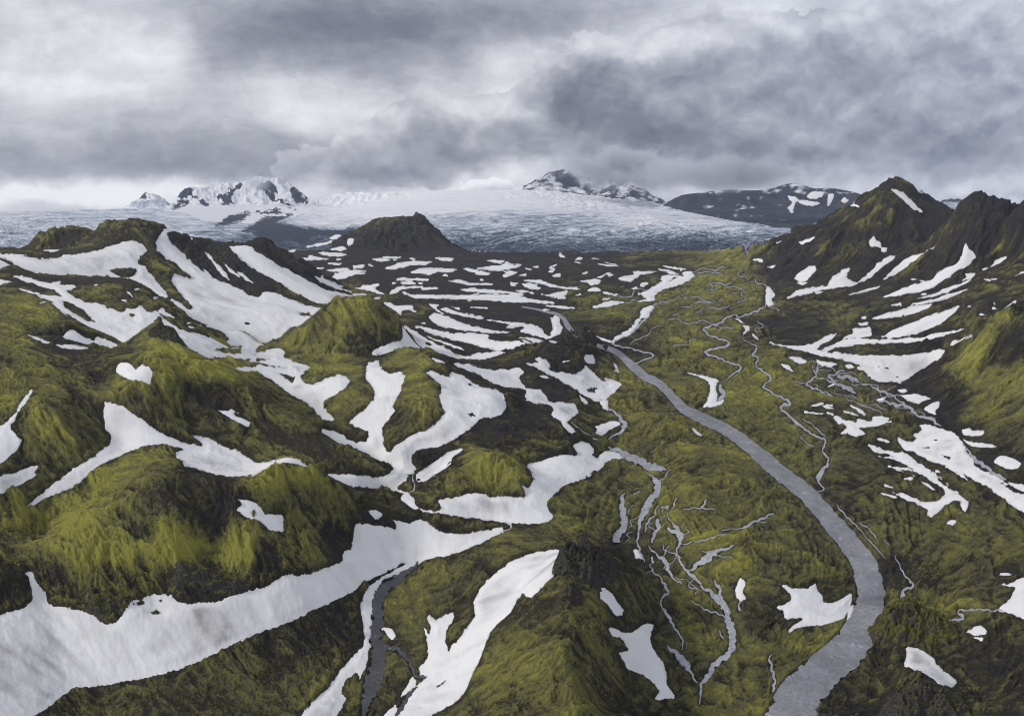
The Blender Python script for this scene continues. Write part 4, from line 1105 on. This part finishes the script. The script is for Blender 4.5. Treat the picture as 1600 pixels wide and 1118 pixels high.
def snow_material():
    m, t, b = new_mat("old_snow")
    pos = position()
    dirt, rill_, rim = attr('dirt'), attr('flow'), attr('rim')
    c, d, e = noise(pos, .02, 4, .55), noise(pos, .25, 4, .6), noise(pos, 1.6, 3, .6)
    g = (dirt * .8 + (c - .5) * .55 + (d - .5) * .35 + (e - .5) * .2 + rill_ * .11 + rim * .40).clamp()
    col = ramp(g, [(0.0, (.77, .765, .772)), (.35, (.67, .662, .668)), (.7, (.52, .51, .515)), (1.0, (.31, .30, .295))])
    t.links.new(col, b.inputs['Base Color'])
    b.inputs['Roughness'].default_value = .75
    b.inputs['Specular IOR Level'].default_value = .2
    bump(t, b, d * 1.2 + e * .3, .5, .6)
    return m
def ice_material():
    m, t, b = new_mat("glacier_ice")
    clean, seam = attr('clean'), attr('seam')
    pos = position()
    a = noise(pos, .02, 4, .65); c = noise(pos, .006, 4, .6)
    f = (clean + (a - .5) * .22 + (c - .5) * .22 - seam * .38).clamp()
    col = ramp(f, [(0.0, (.030, .040, .062)), (.25, (.14, .17, .23)), (.5, (.40, .44, .51)), (.75, (.68, .68, .71)), (1.0, (.80, .79, .80))])
    t.links.new(col, b.inputs['Base Color'])
    b.inputs['Roughness'].default_value = .8; b.inputs['Specular IOR Level'].default_value = .2
    return m
def mountain_material():
    m, t, b = new_mat("haze_tinted_snowy_rock")
    cover = attr('cover')
    pos = position()
    a = noise(pos, .012, 5, .65)
    f = (cover + (a - .5) * .5).step(.38, .58)
    rock = ramp(a, [(.3, (.022, .028, .045)), (.7, (.060, .068, .090))])  # dark rock, with the blue of distance haze painted into its colour
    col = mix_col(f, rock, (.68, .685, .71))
    t.links.new(col, b.inputs['Base Color'])
    b.inputs['Roughness'].default_value = .9; b.inputs['Specular IOR Level'].default_value = .1
    return m
def water_material(name, deep, pale, foam):
    m, t, b = new_mat(name)
    pos = position()
    a, c, d = noise(pos, .06, 4, .65), noise(pos, .42, 5, .7), noise(pos, .13, 6, .75)
    col = mix_col((a * .5 + c * .5).step(.38, .62), deep, pale)
    fm = d.step(.60, .70) * foam
    t.links.new(mix_col(fm, col, (.62, .63, .66)), b.inputs['Base Color'])
    b.inputs['Roughness'].default_value = .16; b.inputs['Specular IOR Level'].default_value = .6
    bump(t, b, c * 1.6 + noise(pos, 1.1, 2, .5) * .6, .8, .8)
    return m
def rock_material():
    m, t, b = new_mat("mossy_lava_rock")
    pos = position()
    g = t.nodes.new('ShaderNodeNewGeometry'); s = t.nodes.new('ShaderNodeSeparateXYZ'); t.links.new(g.outputs['Normal'], s.inputs[0])
    a, c = noise(pos, .25, 5, .65), noise(pos, 1.3, 4, .6)
    rock = ramp(c, [(.3, (.016, .015, .016)), (.7, (.085, .078, .072))])
    green = ramp(c, [(.25, (.040, .040, .014)), (.75, (.16, .155, .035))])
    f = (N(s.outputs[2]) + (a - .5) * .9 + attr('moss') - .5).step(.50, .85)
    t.links.new(mix_col(f, rock, green), b.inputs['Base Color'])
    b.inputs['Roughness'].default_value = .95; b.inputs['Specular IOR Level'].default_value = .15
    bump(t, b, a + c * .5, .9, .9)
    return m
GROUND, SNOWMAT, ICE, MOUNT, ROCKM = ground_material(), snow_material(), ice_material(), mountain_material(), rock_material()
RIVERM = water_material("silty_river_water", (.19, .193, .215), (.30, .303, .33), 1.0)
STREAMM = water_material("shallow_stream_water", (.27, .28, .315), (.46, .47, .51), 1.0)
DARKM = water_material("dark_brook_gravel", (.040, .042, .048), (.075, .077, .085), .3)
# ------------------------------------------------------------------ land
nrm = normals_of(Z)
patch = np.tanh(4 * fbm(NSX * 34 + wz1 * 4, NSY * 34 + wz2 * 4, 5, 461, .62))
moss = MOSS * .94 + rill * .022 * (.35 + steep) + rill2 * .022 * steep + patch * .16 + n_big * .42 + (FLUTE - .25) * (.22 + .42 * valley) - gully * .12 + (np.abs(ledge) - .75) * -.20 * valley + n_hum * .22 + n_fine * .16 - .03
near_snow = sstep(snow_sd, -9, 0)
moss = moss * (1 - .38 * near_snow)
tone = TONE * 1.22 - .12 + rill * .04 + n_big * .5 + (FLUTE - .25) * .3 + n_hum * .38 + patch * .10 - np.abs(ledge) * .10 * valley + n_fine * .15 - .25 * near_snow
wet = WETM * sstep(water_sd, -3, -.3) * .6
# the glacier, the far mountains
gp = [(0,340,.64),(100,350,.60),(200,345,.63),(300,350,.62),(0,375,.58),(150,375,.58),(400,355,.58),(500,350,.75),(600,340,.78),(700,315,.82),(800,310,.82),(900,320,.80),(640,360,.72),
 (760,350,.62),(700,372,.40),(780,372,.42),(850,375,.46),(900,360,.58),(900,340,.60),(950,372,.45),(1000,345,.74),(1050,360,.62),(1100,350,.72),(1100,372,.38),(1150,362,.62),(1180,372,.30),
 (1240,355,.55),(820,386,.16),(900,388,.18),(1000,385,.22),(1080,384,.10),(740,384,.20),(700,350,.55),(860,345,.48),(560,315,.85),(650,300,.92),(760,300,.9),(500,372,.15),(450,372,.12),(560,372,.30),(470,355,.5)]
num = np.zeros((NL, NS), np.float32); den = num + 1e-9
selg = (Yg > 2400) & NEAR
pxs, pys = PX[selg], PY[selg]
nu, de = np.zeros(len(pxs)), np.zeros(len(pxs))
for x, y, v in gp:
    w = 1 / (1 + ((pxs - x) / 45) ** 2 + ((pys - y) / 9) ** 2) ** 2
    nu += w * v; de += w
clean = np.full((NL, NS), .7, np.float32); clean[selg] = nu / de
gw = fbm(NSX * 9, NSY * 5, 3, 301)
band = fbm(NSX * 26 + gw * 3, NSY * 60 + gw * 6, 5, 311, .6)
crev = fbm(NSX * 150 + gw * 10, NSY * 240, 3, 321, .6, ridged=True)
clean = clean + band * np.clip(.80 - clean * .75, .08, .5) + .06
seam = np.clip(crev * 1.3, 0, 1) * (1 - sstep(clean, .5, .85))
rockm = np.full((NL, NS), 0.0, np.float32)
for t in ROCK:
    jj, ii, sd = poly_sdf(outline(t), 12)
    rockm[jj, ii] = np.maximum(rockm[jj, ii], sstep(sd + EDGE[jj, ii] * 7.0 + n_fine[jj, ii] * 5.0, -3.5, 2.5))
clean = clean - rockm * .75
cover = .78 - rockm * .8 + n_big * .2 + fbm(NSX * 60, NSY * 40, 4, 341) * .35 - sstep(SLOPE, .55, 1.1) * .30

def region(text, grow=2):
    jj, ii, sd = poly_sdf(outline(text), 8)
    m = np.zeros((NL, NS), bool); m[jj, ii] = sd > -grow
    return m
HILLS = [  # name, label, outline on the photo, distance range (of the land that belongs to it)
("mountain", "far snowy mountain with dark cliffs and a flat cloud capped top", "N 255,330 270,312 287,290 400,265 440,268 470,292 500,322 440,345 400,362 330,350 290,332", (5200, 9000)),
("mountain", "craggy mountain half hidden in cloud behind the glacier", "N 815,300 822,285 850,262 900,258 960,275 1045,315 1040,322 1000,316 900,302", (8600, 12500)),
("mountain", "long dark blue mountain wall with flat top right of the glacier", "N 1036,322 1060,298 1150,286 1240,276 1340,292 1430,320 1345,352 1300,353 1240,357 1150,346", (4300, 8500)),
("mountain", "small blue mountain seen in the gap between two dark peaks", "N 1430,330 1470,308 1490,300 1520,315 1510,332 1487,342", (6600, 8500)),
("mountain", "tiny dark rock tip poking out of the white far left ice cap", "N 205,318 222,296 240,294 262,316", (8300, 12500)),
("hill", "flat topped dark hill standing alone at the glacier foot", "N 515,398 520,380 560,350 600,335 660,328 700,362 735,395 690,397 600,397", (2700, 3700)),
("hill", "low dark hill between the glacier tip and the pointed peak", "N 1195,400 1210,360 1260,346 1345,342 1300,360 1260,375 1220,392", (2500, 3500)),
("hill", "tall pointed peak with a slanting snow stripe under its summit", "N 1175,420 1215,385 1290,345 1350,300 1392,268 1440,285 1500,325 1487,345 1450,385 1400,430 1320,450 1240,450", (1850, 3100)),
("hill", "dark rugged twin peak right of the pointed peak", "N 1440,420 1475,365 1495,325 1515,300 1535,290 1640,300 1640,420 1560,430 1500,420 1480,470 1400,480 1380,460", (1300, 2300)),
("hill", "mossy crag shoulder with black scree at the right edge", "N 1405,610 1480,545 1500,510 1560,480 1640,440 1640,760 1560,720 1500,690 1450,650", (560, 1150)),
("hill", "rounded dark hill with a long right ridge above the snow bowl", "N 90,396 160,345 205,335 260,348 330,372 410,365 450,390 560,465 500,470 420,440 330,410 250,420 150,400", (1400, 2050)),
("hill", "low mossy shoulder behind the rounded dark hill on its left", "N 30,392 60,356 130,348 150,358 110,385 80,394", (1700, 2200)),
("hill", "pointed mossy hill with a rocky top and a heart of snow", "N 130,560 200,520 240,495 262,498 300,540 400,595 480,655 610,735 560,735 440,712 370,700 300,665 200,630 150,600", (520, 800)),
("hill", "bright mossy foreground hill with a sharp top above the big snowfield", "N 60,870 150,780 240,722 300,732 400,738 450,716 520,745 640,800 545,835 530,870 440,895 300,935 180,970 120,950 75,925", (350, 560)),
("hill", "round green cone hill in the middle distance", "N 425,545 480,500 520,462 560,456 610,478 640,520 610,545 560,560 480,560", (930, 1250)),
("hill", "moss mound shaped like a thumb between two snow fingers", "N 660,552 700,560 690,610 695,640 680,670 640,690 605,710 597,670 625,620 640,590 640,560", (600, 980)),
("hill", "bright yellow green mound beside the wide hooked snowfield", "N 670,750 700,712 750,700 800,705 832,735 820,765 740,770 690,775", (520, 680)),
("hill", "brown humped hill beside the river bend with dark rock on top", "N 800,560 840,535 880,510 925,508 935,535 915,560 880,585 830,570", (900, 1300)),
("hill", "central mossy ridge running towards the viewer under the black crag", "N 800,945 830,905 880,850 930,858 1010,920 990,960 1030,1040 1060,1130 680,1130 745,1050 770,990", (240, 500)),
]
owner = np.full((NL - 1, NS - 1), -1, np.int16)
yc = Yg[:-1, :-1]
for k, (nm, lb, tx, (ya, yb)) in enumerate(HILLS):
    r = region(tx, 1)
    r &= (Yg >= ya) & (Yg <= yb)
    first = np.where(r.any(0), np.argmax(r, 0), NL)          # the hidden back slope belongs to its hill too
    lastr = np.where(r.any(0), NL - 1 - np.argmax(r[::-1], 0), -1)
    rows = np.arange(NL)[:, None]
    crest_hidden = (~VIS) & (LAST >= lastr[None] - 3) & (LAST <= lastr[None] + 3) & (rows > lastr[None]) & (Yg <= yb)
    full = r | crest_hidden
    owner[full[:-1, :-1] & (owner < 0)] = k
ice = (owner < 0) & (yc > 2500) & (((PY + EDGE2 * 7 + EDGE * 3 < 394) & (PX > 660)) | ((PY < 391) & (PX > 430) & (PX < 520)) | (PY < 392 - 0 * PX) & (PX < 480) | (PY < 372))[:-1, :-1] & ((PX < 1235) | (PY < 356))[:-1, :-1]
ice |= (owner < 0) & (yc > 4600)
tn = {'moss': moss, 'tone': tone, 'wet': wet}
tag(grid_object("ground", (owner < 0) & ~ice, Z, GROUND, tn, nrm, (0, 0, 0)), "valley ground of green moss, black gravel and dark sand", "ground", 'structure')
tag(grid_object("glacier", ice, Z, ICE, {'clean': clean, 'seam': seam}, nrm, (0, 0, 0)), "broad grey white glacier spreading down to the plain below the clouds", "glacier", 'structure')
for k, (nm, lb, tx, yr) in enumerate(HILLS):
    c = owner == k
    if not c.any(): print("EMPTY HILL", lb); continue
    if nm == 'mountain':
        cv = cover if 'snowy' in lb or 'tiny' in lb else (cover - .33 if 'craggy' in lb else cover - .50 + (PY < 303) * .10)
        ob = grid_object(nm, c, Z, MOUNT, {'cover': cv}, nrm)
    else:
        ob = grid_object(nm, c, Z, GROUND, tn, nrm)
    tag(ob, lb, nm, 'structure')

# ------------------------------------------------------------------ snow lying on the land
ZB = Z0 + DET * .25 + Yg * (fbm(NSX * 14, NSY * 14, 4, 411, .55) * .0035 + fbm(NSX * 70, NSY * 70, 3, 421) * .0005 + rill2 * .00018) * sstep(snow_sd, 3, 16) 
dirt0 = sstep(fbm(NSX * 7, NSY * 7, 4, 401), -.1, .6) + .20 * np.sin(26 * fbm(NSX * 4, NSY * 4, 3, 405, .4) + 2 * n_big) * sstep(fbm(NSX * 6, NSY * 6, 2, 408), -.3, .3)
made = 0
for label, jj, ii, sd in snow_list:
    if len(jj) == 0: print("EMPTY SNOW", label); continue
    j0, j1, i0, i1 = max(jj.min() - 1, 0), min(jj.max() + 2, NL), max(ii.min() - 1, 0), min(ii.max() + 2, NS)
    w = np.full((j1 - j0, i1 - i0), -50.0, np.float32); w[jj - j0, ii - i0] = sd
    sl = (slice(j0, j1), slice(i0, i1))
    on = w > -50
    ins = w > 0
    if ins.sum() < 3: print("TINY SNOW", label)
    grow = ins.copy()
    for _ in range(2):
        g2 = grow.copy(); g2[1:] |= grow[:-1]; g2[:-1] |= grow[1:]; g2[:, 1:] |= grow[:, :-1]; g2[:, :-1] |= grow[:, 1:]; grow = g2
    mp = MPP[sl]
    off = np.where(w > 0, np.minimum(w * mp * .14, .0022 * Yg[sl]) + .10 * mp, np.maximum(w * mp * .5, -2.0 * mp))
    off = np.where(on, off, -2.0 * mp)
    lo = ZS[sl] + np.where(w > 0, .10 * mp, 0)
    zz = np.where(w > 0, np.maximum(ZB[sl] + off, lo), ZS[sl] + off)
    cells = grow[:-1, :-1] & grow[1:, :-1] & grow[:-1, 1:] & grow[1:, 1:] 
    if not cells.any(): print("NO CELLS", label); continue
    lab = np.where(cells, np.arange(cells.size).reshape(cells.shape) + 1, 0)       # one connected piece per object
    while True:
        l2 = lab.copy()
        for a_, b_ in (((slice(1, None), slice(None)), (slice(None, -1), slice(None))), ((slice(None), slice(1, None)), (slice(None), slice(None, -1)))):
            l2[a_] = np.where(cells[a_], np.maximum(l2[a_], l2[b_]), 0); l2[b_] = np.where(cells[b_], np.maximum(l2[b_], l2[a_]), 0)
        for ax in (0, 1):      # run labels along rows and columns at once
            for rev in (False, True):
                m_ = np.flip(l2, ax) if rev else l2
                m_ = np.moveaxis(m_, ax, 0).copy()
                for r_ in range(1, m_.shape[0]): m_[r_] = np.where(m_[r_] > 0, np.where(m_[r_ - 1] > 0, np.maximum(m_[r_], m_[r_ - 1]), m_[r_]), 0)
                m_ = np.moveaxis(m_, 0, ax); l2 = np.flip(m_, ax) if rev else m_
        if (l2 == lab).all(): break
        lab = l2
    ids, cnt = np.unique(lab[lab > 0], return_counts=True)
    if len(ids) > 1 and cnt.max() < .75 * cnt.sum(): print("SPLIT", label, sorted(cnt)[::-1][:4])
    cells = lab == ids[np.argmax(cnt)]
    cj, ci = np.nonzero(cells)
    W = i1 - i0
    q = np.stack([cj * W + ci, cj * W + ci + 1, (cj + 1) * W + ci + 1, (cj + 1) * W + ci], 1)
    used, inv = np.unique(q, return_inverse=True)
    v = np.stack([Xg[sl].ravel()[used], Yg[sl].ravel()[used], zz.ravel()[used]], 1)
    o0 = v.mean(0)
    ob = mesh_from("snow_patch", v - o0, inv.reshape(-1, 4), SNOWMAT,
                   {'dirt': (dirt0[sl] * sstep(w, 2, 14)).ravel()[used], 'flow': (rill2[sl]).ravel()[used], 'rim': (1 - sstep(w, .3, 3.2)).ravel()[used]})
    ob.location = o0
    tag(ob, label, "snow patch", 'thing', "tiny snow flecks" if label.startswith("one of") else "snow patches lying on the moss and gravel")
    made += 1

GROUP = "snow patches lying on the moss and gravel"
# ------------------------------------------------------------------ water
for name, label, runs in water_list:
    V, Q = [], []
    across = 7 if name == 'river' else 5
    for q, w in runs:
        tdir = np.gradient(q, axis=0); tdir /= np.linalg.norm(tdir, axis=1, keepdims=True) + 1e-9
        nrm2 = np.stack([-tdir[:, 1], tdir[:, 0]], 1)
        lenq = np.concatenate([[0], np.cumsum(np.hypot(*np.diff(q, axis=0).T))])
        ja = (.16, .10) if name == 'river' else (.45, .45)
        if name != 'river':
            u_ = np.linspace(0, 1, len(q)); w = w * (.35 + .65 * sstep(np.minimum(u_, 1 - u_), 0, .12))
        jit = lambda sd_: np.maximum(.2, 1 + ja[0] * perlin(lenq / 11.0, np.zeros(len(q)) + sd_, 77) + ja[1] * perlin(lenq / 4.2, np.zeros(len(q)) + sd_, 78))
        wob = 0 if name == 'river' else 1.1 * perlin(lenq / 7.0, np.zeros(len(q)) + 9.3, 79)
        q = q + nrm2 * np.reshape(wob * np.minimum(w, 3), (-1, 1))
        el, er = q + nrm2 * (w / 2 * jit(.3))[:, None], q - nrm2 * (w / 2 * jit(5.3))[:, None]
        cx, cy, cz = ground_hit(q[:, 0], q[:, 1])
        lx, ly, lz = ground_hit(el[:, 0], el[:, 1]); rx, ry, rz = ground_hit(er[:, 0], er[:, 1])
        base = len(V)
        mpp = np.hypot(cx, cy) / FOC
        for k in range(len(q)):
            z0 = cz[k]
            for a in range(across):
                f = a / (across - 1)
                x, y = lx[k] + (rx[k] - lx[k]) * f, ly[k] + (ry[k] - ly[k]) * f
                zz = lz[k] + (rz[k] - lz[k]) * f
                V.append((x, y, zz + .18 * mpp[k]))
        for k in range(len(q) - 1):
            for a in range(across - 1):
                i = base + k * across + a
                Q.append((i, i + 1, i + 1 + across, i + across))
    V = np.array(V); o0 = V.mean(0)
    mat = RIVERM if name == 'river' else (DARKM if 'gravelly' in label else STREAMM)
    ob = mesh_from(name, V - o0, np.array(Q), mat); ob.location = o0
    tag(ob, label, name, 'structure')
print("snow patches", made)

# ------------------------------------------------------------------ bare lava crags and loose boulders
def noise3(p, f, seed, octs=4, ridged=True):
    """cheap 3-D roughness from three 2-D slices"""
    a = fbm(p[:, 0] * f, p[:, 1] * f + p[:, 2] * f * .37, octs, seed, .55, ridged)
    b = fbm(p[:, 1] * f, p[:, 2] * f - p[:, 0] * f * .29, octs, seed + 9, .55, ridged)
    c = fbm(p[:, 2] * f, p[:, 0] * f + p[:, 1] * f * .31, octs, seed + 18, .55, ridged)
    return (a + b + c) / 3
def crag_mesh(lumps, seed, nu=90, nv=60, mossy=.0, name="rock_outcrop"):
    """craggy mass: the outer hull of several leaning lumps, radially roughened; lumps are (dx, dy, dz, rx, ry, rz)"""
    th, ph = np.meshgrid(np.linspace(0, 2 * np.pi, nu, endpoint=False), np.linspace(-.45 * np.pi, .5 * np.pi, nv))
    dirs = np.stack([np.cos(ph) * np.cos(th), np.cos(ph) * np.sin(th), np.sin(ph)], -1).reshape(-1, 3)
    best = np.zeros(len(dirs))
    for dx, dy, dz, rx, ry, rz in lumps:              # farthest exit point of the ray from the base centre
        e = dirs / np.array([rx, ry, rz]); o = -np.array([dx, dy, dz]) / np.array([rx, ry, rz])
        a_, b_, c_ = (e * e).sum(1), (e * o).sum(1), (o * o).sum() - 1
        disc = b_ * b_ - a_ * c_
        best = np.maximum(best, np.where(disc > 0, (-b_ + np.sqrt(np.maximum(disc, 0))) / a_, 0))
    size = best.max()
    p = dirs * best[:, None]
    r = noise3(p, 2.2 / size, seed, 5) - .25
    st = noise3(p * np.array([1, 1, .25]), 6.0 / size, seed + 40, 4) - .25
    p = p * (1 + .34 * r + .20 * st)[:, None]
    q = []
    for j in range(nv - 1):
        for i in range(nu):
            q.append((j * nu + i, j * nu + (i + 1) % nu, (j + 1) * nu + (i + 1) % nu, (j + 1) * nu + i))
    ob = mesh_from(name, p, np.array(q), ROCKM, {'moss': np.full(len(p), mossy)})
    return ob
def place(px, py, sink=0.0):
    x, y, z = ground_hit(np.array([px], float), np.array([py], float), Z)
    return np.array([x[0], y[0], z[0] - sink]), math.hypot(x[0], y[0]) / FOC
def land_height(x, y):
    """height of the finished land under world points"""
    ci = np.clip((x / y - S0) / (S1 - S0) * (NS - 1), 0, NS - 1.001); cj = np.clip((np.log(y) - L0) / (L1 - L0) * (NL - 1), 0, NL - 1.001)
    i, j = ci.astype(int), cj.astype(int); fi, fj = ci - i, cj - j
    return (Z[j, i] * (1 - fi) + Z[j, i + 1] * fi) * (1 - fj) + (Z[j + 1, i] * (1 - fi) + Z[j + 1, i + 1] * fi) * fj
def crag_patch(px, py, half, spires, seed, mossy, res=130):
    """a rock outcrop as its own rugged piece of relief: spires are (dx, dy, radius, height) in photo pixels at that distance"""
    loc, mpp = place(px, py)
    hx, hy = half[0] * mpp, half[1] * mpp
    u, v = np.meshgrid(np.linspace(-1, 1, res), np.linspace(-1, 1, res))
    wx = fbm(u * 2.6, v * 2.6, 4, seed + 60) * .22; wy = fbm(u * 2.6, v * 2.6, 4, seed + 70) * .22
    x, y = u * hx, v * hy
    xw, yw = (u + wx) * hx, (v + wy) * hy
    hgt = np.zeros_like(u)
    for dx, dy, r, h in spires:
        d = np.hypot(xw - dx * mpp, yw - dy * mpp) / (r * mpp)
        hgt = np.maximum(hgt, h * mpp * np.clip(1.2 - d, 0, 1) ** .95)
    sz = max(hx, hy)
    rough1 = fbm(u * 5 + seed, v * 5 * hy / hx, 5, seed, .58, ridged=True) - .25
    rough2 = fbm(u * 13 + seed, v * 13 * hy / hx, 4, seed + 5, .6, ridged=True) - .2
    top = hgt.max()
    k = np.clip(hgt / (.25 * top), 0, 1)
    hgt = hgt * (1 + .50 * rough1) + k * top * (.14 * rough1 + .16 * rough2)
    step_ = top * .16
    hgt = hgt * .55 + .45 * (np.floor(hgt / step_) + sstep((hgt / step_) % 1.0, .25, .75)) * step_     # ledges
    rim = np.minimum(1, np.minimum(1 - np.abs(u), 1 - np.abs(v)) * 8)
    zz = land_height(loc[0] + x, loc[1] + y) + np.maximum(hgt, 0) * rim - .35 * mpp * (1 - k) - .8 * mpp * (1 - rim)
    p = np.stack([x, y, zz - loc[2]], -1).reshape(-1, 3)
    keepc = ((k * rim)[:-1, :-1] > .02)
    lab_j, lab_i = np.nonzero(keepc)
    if not len(lab_j): return None
    q = np.stack([lab_j * res + lab_i, lab_j * res + lab_i + 1, (lab_j + 1) * res + lab_i + 1, (lab_j + 1) * res + lab_i], 1)
    used, inv = np.unique(q, return_inverse=True)
    ob = mesh_from("rock_outcrop", p[used], inv.reshape(-1, 4), ROCKM, {'moss': np.full(len(used), mossy)})
    ob.location = loc
    return ob
CRAGS = [  # label, foot on the photo, half size in pixels, moss, spires
 ("jagged black lava crag with moss on its ledges crowning the central ridge", (908, 893), (64, 66), 7, .36,
  [(-16, 0, 26, 40), (5, 8, 20, 46), (-2, -10, 28, 34), (26, 8, 28, 22), (-28, -20, 20, 24), (8, -28, 22, 22), (44, 12, 18, 15)]),
 ("dark broken lava rib running down the central ridge below the black crag", (890, 935), (40, 50), 12, .45,
  [(0, 8, 16, 14), (-10, -10, 16, 12), (12, 18, 14, 12), (-18, -26, 14, 8)]),
 ("mossy knob with a dark rock face standing on the river bank", (1425, 985), (66, 48), 19, .78,
  [(-28, 4, 26, 36), (-8, 8, 28, 30), (18, 2, 26, 22), (38, -4, 22, 15)]),
 ("rough dark crag at the bottom right below the four sided snow patch", (1440, 1114), (74, 60), 23, .46,
  [(-28, 0, 26, 32), (0, 8, 28, 37), (26, 0, 26, 29), (48, -10, 24, 18), (-46, -14, 22, 16)]),
 ("small dark rock crown on the tip of the hill above the heart of snow", (260, 523), (34, 30), 31, .42,
  [(-8, 0, 13, 9), (6, 0, 14, 10), (16, -6, 12, 6)]),
 ("ragged dark rock teeth on the brown hill at the river bend", (912, 524), (32, 26), 37, .2,
  [(0, 0, 11, 7), (12, 2, 9, 8), (-12, 0, 11, 4)]),
 ("low dark rock face at the foot of the bright foreground hill by the snow", (325, 905), (66, 34), 41, .42,
  [(-34, -2, 15, 7), (-8, 4, 17, 10), (18, 4, 17, 9), (40, 4, 14, 6)]),
 ("dark rock snout dipping into the big snowfield", (160, 950), (34, 24), 53, .5,
  [(-8, 4, 12, 7), (6, 0, 12, 6), (16, 6, 10, 5)]),
]
for label, (px, py), half, seed, mossy, spires in CRAGS:
    ob = crag_patch(px, py, half, spires, seed, mossy)
    if ob: tag(ob, label, "rock outcrop", 'thing', "bare lava outcrops")
BARS = [
 ("dark gravel islet in the middle of the wide river", (1230, 752), (20, 26), 61, [(-3, 4, 8, 1.6), (3, -4, 8, 1.5)]),
 ("thin dark gravel bar along the left bank of the wide river", (1281, 812), (14, 26), 67, [(-2, 10, 5, 1.5), (0, 0, 5, 1.5), (3, -10, 5, 1.4)]),
]
for label, (px, py), half, seed, spires in BARS:
    ob = crag_patch(px, py, half, spires, seed, -.6, 60)
    if ob: ob.name = "gravel_bar"; tag(ob, label, "gravel bar", 'structure')
BOULDERS = [
 ("dark boulder alone in the middle of the great snowfield", (386, 508), 3.2),
 ("black boulder on the right apron near its upper edge", (1385, 577), 2.2),
 ("small dark boulder on the right apron left of another", (1373, 574), 1.5),
 ("tiny dark boulder low on the right apron", (1402, 590), 1.3),
 ("dark boulder on the slanting snowfield near the right edge", (1462, 689), 1.8),
 ("brown boulder standing on the green plain under the pointed peak", (1355, 481), 3.0),
 ("dark boulder on the green plain right of the brown one", (1382, 476), 2.0),
 ("small boulder at the lower end of the slim snow strip by the tiny brook", (654, 750), 2.2),
]
for k, (label, (px, py), r) in enumerate(BOULDERS):
    loc, mpp = place(px, py)
    ob = crag_mesh([(0, 0, .3 * r * mpp, r * mpp * 1.2, r * mpp, r * mpp)], 200 + 7 * k, 24, 16, -.4, "boulder")
    ob.location = loc
    tag(ob, label, "boulder", 'thing', "loose dark boulders")

HAZE = 1.7e-5
# ------------------------------------------------------------------ cloud snagged on the far mountains, and the air between
def cloud_material(dens, scale):
    m = bpy.data.materials.new("mountain_cloud"); m.use_nodes = True
    t = m.node_tree; t.nodes.clear(); N.tree = t
    tc = t.nodes.new('ShaderNodeTexCoord'); o = t.nodes.new('ShaderNodeOutputMaterial')
    ln = t.nodes.new('ShaderNodeVectorMath'); ln.operation = 'LENGTH'; t.links.new(tc.outputs['Object'], ln.inputs[0])
    n = noise(position(), scale, 5, .65)
    fall = N(ln.outputs['Value']).step(.10, .98, 1.0, 0.0)
    d = (fall * 1.15 + (n - .5) * 3.4 - .40).step(0.0, .35) * fall * dens
    v = t.nodes.new('ShaderNodeVolumePrincipled'); v.inputs['Color'].default_value = (.80, .83, .90, 1); v.inputs['Anisotropy'].default_value = .0
    t.links.new(d.s, v.inputs['Density']); t.links.new(v.outputs[0], o.inputs['Volume'])
    return m
CLOUDM = cloud_material(.0080, .0034)
def cloud(label, px, py, dist, rx, ry, rz):
    dx, dy, dz = pixel_dir(px, py); t = dist / dy
    k = dist / FOC
    th, ph = np.meshgrid(np.linspace(0, 2 * np.pi, 24, endpoint=False), np.linspace(-.499 * np.pi, .499 * np.pi, 14))
    p = np.stack([np.cos(ph) * np.cos(th), np.cos(ph) * np.sin(th), np.sin(ph)], -1).reshape(-1, 3)
    q = [(j * 24 + i, j * 24 + (i + 1) % 24, (j + 1) * 24 + (i + 1) % 24, (j + 1) * 24 + i) for j in range(13) for i in range(24)]
    ob = mesh_from("cloud", p, np.array(q), CLOUDM)
    ob.scale = (rx * k, ry * k, rz * k); ob.location = (dx * t, dist, H_CAM + dz * t)
    tag(ob, label, "cloud", 'stuff')
cloud("small grey cloud sitting on the top of the far snowy mountain", 397, 284, 7300, 34, 30, 24)
cloud("ragged low cloud hiding the upper part of the craggy mountain behind the glacier", 975, 262, 8300, 170, 60, 52)
cloud("long low cloud covering the top of the dark blue mountain wall", 1140, 270, 5300, 260, 60, 46)

hb = np.array([[x, y, z] for z in (-25, 760) for x, y in ((-14600, -200), (14600, -200), (14600, 12700), (-14600, 12700))], float)
hq = np.array([(3, 2, 1, 0), (4, 5, 6, 7), (0, 1, 5, 4), (1, 2, 6, 5), (2, 3, 7, 6), (3, 0, 4, 7)])
hm = bpy.data.materials.new("thin_air"); hm.use_nodes = True
ht = hm.node_tree; ht.nodes.clear()
hv = ht.nodes.new('ShaderNodeVolumePrincipled'); ho = ht.nodes.new('ShaderNodeOutputMaterial')
hv.inputs['Color'].default_value = (.72, .80, 1.0, 1); hv.inputs['Density'].default_value = HAZE
ht.links.new(hv.outputs[0], ho.inputs['Volume'])
haze = mesh_from("haze", hb, hq, hm)
haze.data.polygons.foreach_set('use_smooth', np.zeros(6, bool))
tag(haze, "thin bluish haze in the air over the whole valley", "haze", 'stuff')
